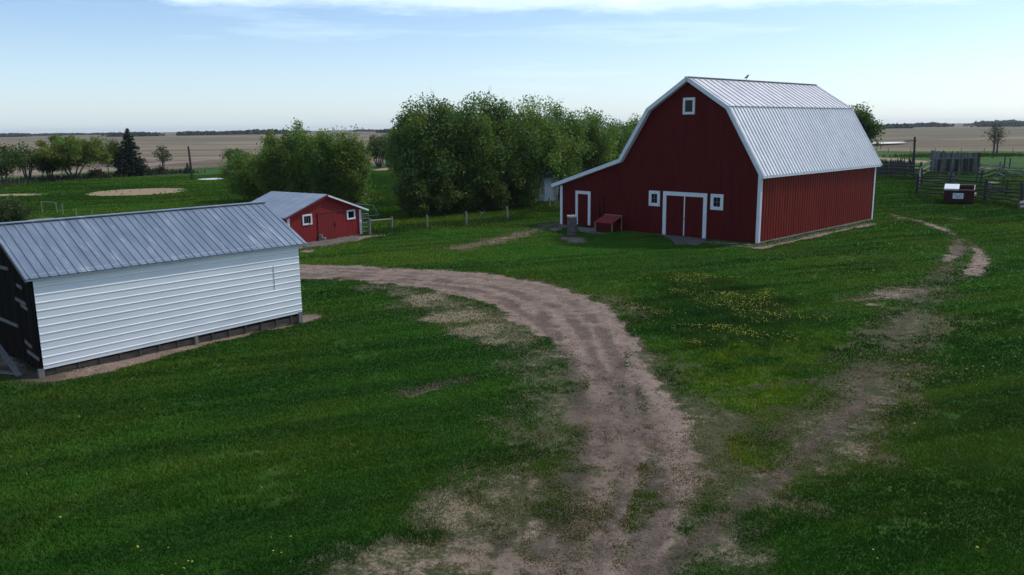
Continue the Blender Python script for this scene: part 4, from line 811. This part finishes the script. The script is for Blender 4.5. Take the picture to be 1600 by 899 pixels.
tree_px('barn_tree', 'leafy tree showing just past the far right end of the barn roof', 1332, 262, 167, 33, base=(.056, .095, .022), lowf=.3, stems=3, nl=160, ncl=70, lsize=.2, sig=.95, trunk_r=.2, seed=71)
for bx, by, ty, rw, lb, sd_ in ((1551, 244, 188, 9, 'nearly bare twin tree, taller left one, at the right field edge', 72), (1557, 240, 196, 9, 'nearly bare twin tree, shorter right one, at the right field edge', 73)):
    tree_px('bare_tree', lb, bx, by, ty, rw*1.15, lowf=.30, stems=1, nl=12, ncl=30, lsize=.17, sig=.8, trunk_r=.17, seed=sd_, base=(.06, .08, .03), twigs=6, bark='bark', bare=.45, group='bare twin trees')
tree_px('shrub', 'rounded green shrub at the left edge above the shed roof', 12, 352, 316, 30, base=(.050, .078, .024), lowf=.0, stems=6, nl=120, ncl=50, lsize=.11, sig=.45, trunk_r=.04, cat='bush', seed=75, splay=.5)
for bx, by, ty, rw, lb, sd_ in ((250, 272, 263, 9, 'tiny low shrub at the foot of the young tree by the road', 76), (226, 274, 264, 8, 'low dark shrub just right of the spruce foot', 77), (150, 279, 268, 14, 'low brown shrub under the right side of the round willow', 78)):
    tree_px('shrub', lb, bx, by, ty, rw, base=(.045, .05, .028), lowf=.0, stems=4, nl=50, ncl=20, lsize=.16, sig=.5, trunk_r=.04, cat='bush', seed=sd_, splay=.5)
def spruce(label, bx, by, ty, rw, seed, n=1.):
    rng = np.random.RandomState(seed); g0 = G(bx, by); h = hgt(bx, by, bx, ty); Rr = rw*math.hypot(g0[0], g0[1])/F_PX
    e = empty('spruce_tree', g0, 0, label, 'spruce'); MB().tube([(0, 0, -.2), (0, 0, h*.5), (0, 0, h*.98)], [.17*h/8, .1*h/8, .02], 6).build('trunk', M['bark'], e)
    cs = []; sg = []; z = .07*h
    vs = []; fs = []; cc = []; cnt = 0
    while z < h*.985:
        t = z/h; r = Rr*(1-t)**.85*(1.05 if t > .12 else .85); nb = max(4, int(11*n*(1-t)+4))
        for k in range(nb):
            a = rng.rand()*6.283; L_ = r*rng.uniform(.7, 1.12); m_ = max(6, int(26*L_/Rr*n)+6)
            s = rng.rand(m_)**.7; dx = s*L_; dz = -.22*dx+.10*(s**3)*L_+.02; side = rng.normal(0, .16, m_)*L_*(.35+.65*(1-s))
            px_ = np.cos(a)*dx-np.sin(a)*side; py_ = np.sin(a)*dx+np.cos(a)*side; pz_ = z+dz+rng.normal(0, .05, m_)
            P = np.stack([px_, py_, pz_], 1); dr = np.stack([np.cos(a)+rng.normal(0, .4, m_), np.sin(a)+rng.normal(0, .4, m_), rng.normal(-.25, .2, m_)], 1); dr /= np.linalg.norm(dr, axis=1)[:, None]
            wv = np.cross(dr, rng.normal(0, 1, (m_, 3))); wv /= np.linalg.norm(wv, axis=1)[:, None]; sz = .24*rng.uniform(.7, 1.2, (m_, 1))*h/8
            vs.append(np.stack([P-dr*sz, P-wv*sz*.35, P+dr*sz, P+wv*sz*.35], 1).reshape(-1, 3)); cc.append(np.repeat(np.array([[.016, .030, .018]])*rng.uniform(.6, 1.5)*rng.uniform(.8, 1.2, (m_, 1)), 4, 0)); cnt += m_
        z += h*.028*rng.uniform(.8, 1.25)
    np_mesh('crown', np.vstack(vs), np.arange(4*cnt).reshape(-1, 4), M['needle'], np.vstack(cc), e)
spruce('tall dark blue-green spruce in the left road row', 206, 275, 199, 27, 5)
spruce('small dark young spruce left of the leaning pole', 294, 271.5, 254, 8, 6, .7)
# dead leaning stems in front of the windbreak
for (x0, y0, x1, y1, lb) in ((722, 332, 689, 305, 'pale dead stem leaning left out of the windbreak shrubs'), (700, 330, 712, 300, 'pale dead stem leaning right among the windbreak shrubs'), (812, 325, 785, 303, 'grey dead stem leaning left beside the grey metal shed')):
    px_pole('dead_stem', x0, y0, x1, y1, .07, .03, 'palebark', lb, 'dead branch')

# far wooded skyline: one uncountable mass, in several depth rows
def treeline():
    rng = np.random.RandomState(44); vs = []; fs = []; cc = []; n = 0
    segs = [(150, 440, 1500, 9, .9), (40, 160, 2300, 7, .6), (440, 640, 2100, 8, .85), (520, 640, 1300, 8, .9), (1000, 1420, 2300, 8, .8), (1330, 1440, 1300, 10, .9), (1430, 1640, 1700, 9, .95), (1500, 1800, 2500, 13, .9), (-200, 60, 2000, 9, .6), (640, 1000, 2400, 7, .6)]
    for x0, x1, D, H_, dens in segs:
        X = x0
        while X < x1:
            a = ray(X, 205); a = a/np.hypot(a[0], a[1]); nb = fbm(np.array([X*.03]), np.array([D*.01]), 1., 3)[0]
            if nb > .66-.30*dens:
                for q in range(3):
                    d = D*rng.uniform(.97, 1.06); hh = H_*rng.uniform(.5, 1.0)*(.42+nb*.7); wd_ = hh*rng.uniform(.5, 1.0); cx, cy = a[0]*d+rng.normal(0, 5), a[1]*d+rng.normal(0, 10); z0 = zground(np.array([cx]), np.array([cy]))[0]
                    m_ = 26; u = rng.normal(0, 1, (m_, 3)); u /= np.linalg.norm(u, axis=1)[:, None]; P = u*np.array([wd_, wd_, hh*.5])*rng.rand(m_, 1)**.3+np.array([cx, cy, z0+hh*.48])
                    A = rng.normal(0, 1, (m_, 3)); A /= np.linalg.norm(A, axis=1)[:, None]; B = np.cross(A, rng.normal(0, 1, (m_, 3))); B /= np.linalg.norm(B, axis=1)[:, None]; s = hh*.26
                    vs.append(np.stack([P-A*s, P-B*s, P+A*s, P+B*s], 1).reshape(-1, 3)); cc.append(np.repeat(np.array([[.030, .048, .022]])*rng.uniform(.7, 1.3, (m_, 1)), 4, 0)); n += m_
            X += 500./D*H_*.55*rng.uniform(.6, 1.4)
    tag(np_mesh('distant_woodland', np.vstack(vs), np.arange(4*n).reshape(-1, 4), M['needle'], np.vstack(cc)), 'dark line of far woodland along the horizon', 'woodland', None, 'stuff')
treeline()

# ------------------------------------------------------------------ grass (uncountable)
def blades(name, N, rmin, rmax, seed, label, hmul=1.):
    rng = np.random.RandomState(seed); r = rmin*np.exp(rng.rand(N)*math.log(rmax/rmin)); a = rng.uniform(R(-36), R(36), N); bx, by = r*np.sin(a), r*np.cos(a)
    d, dr, ms, dk, rg_, wd_ = (samp(A, bx, by) for A in (dirt, dry, moss, dark, rough, weed))
    st = np.interp(0, [0], [0]); fl = fieldness(bx, by)
    nz = fbm(bx, by, .9, 4, .6, 3.); nq = fbm(bx, by, 5., 2, .6, 6.); nzz = (nz-.5)*1.1+(nq-.5)*.7
    keep = (rng.rand(N) > np.clip((d+nzz*1.15)*1.8-.40, 0, .965)) & (rng.rand(N) > .78*np.clip((dr+nzz*1.2)*1.4, 0, 1)) & (rng.rand(N) > .5*sstep(.3, .7, dk+nzz*.7)) & (fl < -1.)
    for o_, yw, x0, x1, y0, y1 in ((BO, BY, -14.7, .05, -.05, BL), (SO, SY, -4.9, -.05, -.05, SL), (RO, RY, -5.8, .03, -.05, RLn)):
        lx = (bx-o_[0])*math.cos(yw)-(by-o_[1])*math.sin(yw); ly = (bx-o_[0])*math.sin(yw)+(by-o_[1])*math.cos(yw); keep &= ~((lx > x0) & (lx < x1) & (ly > y0) & (ly < y1))
    for q in STRAW:
        c = G(*q[0]); ex = abs(G(q[0][0]+q[1], q[0][1])[0]-c[0]); ey = abs(G(q[0][0], q[0][1]-q[2])[1]-G(q[0][0], q[0][1]+q[2])[1])/2; keep &= (np.hypot((bx-c[0])/ex, (by-c[1])/ey) > .95) | (rng.rand(N) < .01)
    for P in WATER: keep &= poly_sd(P, bx, by) > np.where(by < 200, .2, .5)
    for P in WATER[1:]: keep &= ~((np.abs(bx*P[:, 1].mean()-by*P[:, 0].mean())/P[:, 1].mean() < 1.9) & (by < P[:, 1].mean()) & (by > P[:, 1].mean()-3.5) & (rng.rand(N) < .8))
    bx, by, r, d, dr, ms, dk, rg_, nz, nq, wd_, nzz = (q[keep] for q in (bx, by, r, d, dr, ms, dk, rg_, nz, nq, wd_, nzz)); n = len(bx)
    big = fbm(bx, by, .05, 3, .5, 41.); ca, sa = math.cos(R(22)), math.sin(R(22)); u, v_ = bx*ca+by*sa, -bx*sa+by*ca
    strp = fbm(u*.18, v_*1.5, 1., 3, .5, 12.); low = sstep(.35, .62, np.clip(d*1.0+dr*.5+ms*.55, 0, 1))
    h = rng.uniform(.6, 1.25, n)*(.046+.022*sstep(.4, .65, nz)+.10*rg_)*(1-.55*low)*(1+.45*sstep(.64, .74, fbm(bx, by, 1.5, 3, .6, 71.)))*np.maximum(1, r/45.)*hmul; wdt = np.maximum(.0045, .00085*r)*rng.uniform(.7, 1.3, n)*(1+.2*low)
    t = rng.rand(n)*6.283; dx, dy = np.cos(t), np.sin(t); lean = rng.normal(0, .45, (n, 2))*h[:, None]
    z = zground(bx, by)-.006; z = np.where(samp(dirt, bx, by) > .45, z, z)
    v = np.empty((n, 3, 3)); v[:, 0] = np.stack([bx-dx*wdt, by-dy*wdt, z], 1); v[:, 1] = np.stack([bx+dx*wdt, by+dy*wdt, z], 1); v[:, 2] = np.stack([bx+lean[:, 0], by+lean[:, 1], z+h], 1)
    g1, g2 = np.array([.026, .070, .010]), np.array([.082, .164, .017]); k = np.clip(.45+(big-.5)*1.6+(strp-.5)*1.7+(nz-.5)*.5, 0, 1)[:, None]; c = g1*(1-k)+g2*k
    mm = sstep(.2, .65, ms+nzz*.7)[:, None]*.9; c = c*(1-mm)+np.array([.118, .182, .012])*mm
    dd = (rng.rand(n) < np.clip(.003+.85*sstep(.2, .75, dr+nzz*.8)+.45*sstep(.12, .6, d)+.03*rg_, 0, .9))[:, None]; straw_c = np.array([.215, .185, .105])*rng.uniform(.6, 1.15, (n, 1)); c = np.where(dd, straw_c, c)
    ol = (low*.55)[:, None]*(~dd); c = c*(1-ol)+np.array([.082, .085, .030])*ol
    wk = (sstep(.3, .8, wd_)*.45)[:, None]; c = c*(1-wk)+np.array([.022, .048, .014])*wk
    c = c*np.stack([.75+.5*sstep(.3, .7, fbm(bx, by, .28, 4, .6, 51.)), np.ones(n), np.ones(n)], 1)*rng.uniform(.82, 1.18, (n, 1)); cc = np.repeat(c, 3, 0)
    tag(np_mesh(name, v.reshape(-1, 3), np.arange(3*n).reshape(-1, 3), M['blade'], cc), label, 'grass', None, 'stuff')
blades('lawn_grass', 1700000, 8.5, 130, 3, 'short green lawn grass covering the yard')
# dandelions: flower heads over the weedy patch and a few strays
def dandelions():
    rng = np.random.RandomState(21); lo, hi = WEED.min(0)-2, WEED.max(0)+2; P = rng.uniform(lo, hi, (52000, 2)); wv = samp(weed, P[:, 0], P[:, 1]); cl = fbm(P[:, 0], P[:, 1], .55, 4, .6, 17.)
    P = P[(rng.rand(len(P)) < wv*sstep(.50, .66, cl)*.34)]
    ex = [G(*q)[:2]+rng.normal(0, .12, 2) for q in ((285,889),(288,890),(291,888),(283,893),(295,890),(227,846),(247,870),(94,816),(420,867),(424,866),(415,852),(455,845),(470,745),(480,745),(1350,865),(1353,868),(1425,667),(1418,778),(1438,803),(1522,853),(1480,578),(1492,585),(1540,560),(1586,560),(1596,590),(1500,575),(1530,592),(1575,592))]
    for q, m_, s_ in (((668,356),60,1.6),((700,355),40,1.6),((640,352),25,1.2),((1545,585),16,1.4),((1490,585),9,.7)): ex += list(G(*q)[:2]+rng.normal(0, s_, (m_, 2))*np.array([1.3, .5]))
    P = np.vstack([P, np.array(ex)]); n = len(P); z = zground(P[:, 0], P[:, 1])+.06+.05*rng.rand(n); r = .016*rng.uniform(.8, 1.4, n); k = 7; ang = np.arange(k)*math.tau/k; tl = rng.normal(0, .35, (n, 2))
    ring = np.stack([np.cos(ang), np.sin(ang)], -1)[None]*r[:, None, None]; vz = z[:, None]+(ring*tl[:, None]).sum(-1)
    v = np.concatenate([P[:, None]+ring, vz[..., None]], -1); top = np.stack([P[:, 0], P[:, 1], z+.012], -1)[:, None]; V_ = np.concatenate([v, top], 1).reshape(-1, 3)
    f = np.array([(j, (j+1) % k, k) for j in range(k)]); F_ = (f[None]+np.arange(n)[:, None, None]*(k+1)).reshape(-1, 3); cc = np.repeat(np.array([[.42, .39, .03]])*rng.uniform(.7, 1.1, (n, 1)), k+1, 0)
    tag(np_mesh('dandelions', V_, F_, M['petal'], cc), 'yellow dandelions flowering in the dark weedy lawn patch', 'flowers', None, 'stuff')
    # leafy rosettes
    Q = rng.uniform(lo, hi, (9000, 2)); wv = samp(weed, Q[:, 0], Q[:, 1]); cl = fbm(Q[:, 0], Q[:, 1], .55, 4, .6, 17.); Q = Q[rng.rand(len(Q)) < wv*sstep(.42, .6, cl)*.5]; m_ = 9; n = len(Q); a = rng.rand(n, m_)*6.283; L_ = rng.uniform(.07, .16, (n, m_)); zz_ = zground(Q[:, 0], Q[:, 1])[:, None]
    dx, dy = np.cos(a), np.sin(a); q0 = Q[:, None, 0], Q[:, None, 1]; V_ = np.stack([np.stack([q0[0]+0*a, q0[1]+0*a, zz_+0*a+.01], -1), np.stack([q0[0]+dx*L_*.6-dy*.022, q0[1]+dy*L_*.6+dx*.022, zz_+.06+0*a], -1), np.stack([q0[0]+dx*L_, q0[1]+dy*L_, zz_+.03+.04*rng.rand(n, m_)], -1), np.stack([q0[0]+dx*L_*.6+dy*.022, q0[1]+dy*L_*.6-dx*.022, zz_+.06+0*a], -1)], 2).reshape(-1, 3)
    cc = np.repeat(np.array([[.026, .058, .014]])*rng.uniform(.6, 1.4, (n*m_, 1)), 4, 0); tag(np_mesh('weed_leaves', V_, np.arange(4*n*m_).reshape(-1, 4), M['blade'], cc), 'dark dandelion leaves in the weedy lawn patch', 'weeds', None, 'stuff')
dandelions()
# dry brush and tall dead grass under the left road trees and by the far fences
def brush(name, px, n, h, col, label, seed, wid=1.0):
    rng = np.random.RandomState(seed); P = gpts(px); k = rng.randint(len(P)-1, size=n); t = rng.rand(n, 1); c = P[k]*(1-t)+P[k+1]*t+rng.normal(0, wid, (n, 2)); z = zground(c[:, 0], c[:, 1])-.02; hh = h*rng.uniform(.4, 1.2, n); w_ = .0007*np.hypot(c[:, 0], c[:, 1])*rng.uniform(.6, 1.4, n); a = rng.rand(n)*6.283; ln = rng.normal(0, .35, (n, 2))*hh[:, None]
    v = np.stack([np.stack([c[:, 0]-np.cos(a)*w_, c[:, 1]-np.sin(a)*w_, z], 1), np.stack([c[:, 0]+np.cos(a)*w_, c[:, 1]+np.sin(a)*w_, z], 1), np.stack([c[:, 0]+ln[:, 0], c[:, 1]+ln[:, 1], z+hh], 1)], 1).reshape(-1, 3)
    tag(np_mesh(name, v, np.arange(3*n).reshape(-1, 3), M['blade'], np.repeat(np.array([col])*rng.uniform(.5, 1.4, (n, 1)), 3, 0)), label, 'brush', None, 'stuff')
brush('dry_brush', [(-20,290),(40,284),(100,281),(160,277),(230,273),(290,270)], 2600, .7, (.06, .052, .044), 'grey leafless brush under the left road trees', 3, 1.6)
brush('tall_grass', [(1432,306),(1470,318),(1538,317),(1594,326)], 2500, .35, (.04, .075, .018), 'taller grass along the foot of the corral rails', 4, .35)
brush('tall_grass', [(1368,279),(1436,281),(1453,273),(1525,273)], 3000, .4, (.045, .085, .018), 'taller grass along the rear corral fences', 5, .5)
brush('tall_grass', [(1430,245),(1500,243),(1600,243)], 4000, .5, (.05, .085, .02), 'rough grass along the field edge at the right', 6, 3.)
brush('tall_grass', [(590,366),(640,356),(729,351),(793,343),(860,325)], 4000, .3, (.035, .07, .015), 'taller grass along the fence posts before the windbreak', 7, .5)
# thin wire-fence posts along the field edge
GF = 'thin posts of the far field fence'
for k, (bx, by) in enumerate(((310,267),(322,266.5),(335,266),(348,265.8),(360,265.5),(241,270),(271,268.5))):
    px_pole('fence_post', bx, by, bx, by-6.5, .05, .045, 'postwood', 'thin wooden post of the far left field fence', 'fence post', GF+' on the left')
for bx, by, h_ in ((1388,238,7),(1423,238,7),(1462,237.5,7),(1502,238,7),(1538,238.5,7),(1583,239,8)):
    px_pole('fence_post', bx, by, bx, by-h_, .07, .06, 'oldwood', 'thin wooden post of the far right field fence', 'fence post', GF+' on the right')
for bx, by, tx, ty, lb in ((1569,263,1571,243,'thin stake left of a pair at the right side of the corral'), (1577,264,1579,247,'thin stake right of a pair at the right side of the corral')): px_pole('fence_post', bx, by, tx, ty, .09, .08, 'rail', lb, 'fence post')

# ------------------------------------------------------------------ haze in the air
def haze():
    b = MB().box((-4900, -380, -9), (4900, 5900, 26)); mt = bpy.data.materials.new('haze_air'); mt.use_nodes = True; t = mt.node_tree; t.nodes.clear()
    v = t.nodes.new('ShaderNodeVolumePrincipled'); v.inputs['Color'].default_value = (.80, .88, 1, 1); v.inputs['Density'].default_value = .00007; v.inputs['Anisotropy'].default_value = .2
    o = t.nodes.new('ShaderNodeOutputMaterial'); t.links.new(v.outputs[0], o.inputs['Volume']); tag(b.build('haze', mt), 'thin pale haze hanging over the whole prairie', 'haze', None, 'stuff')
haze()
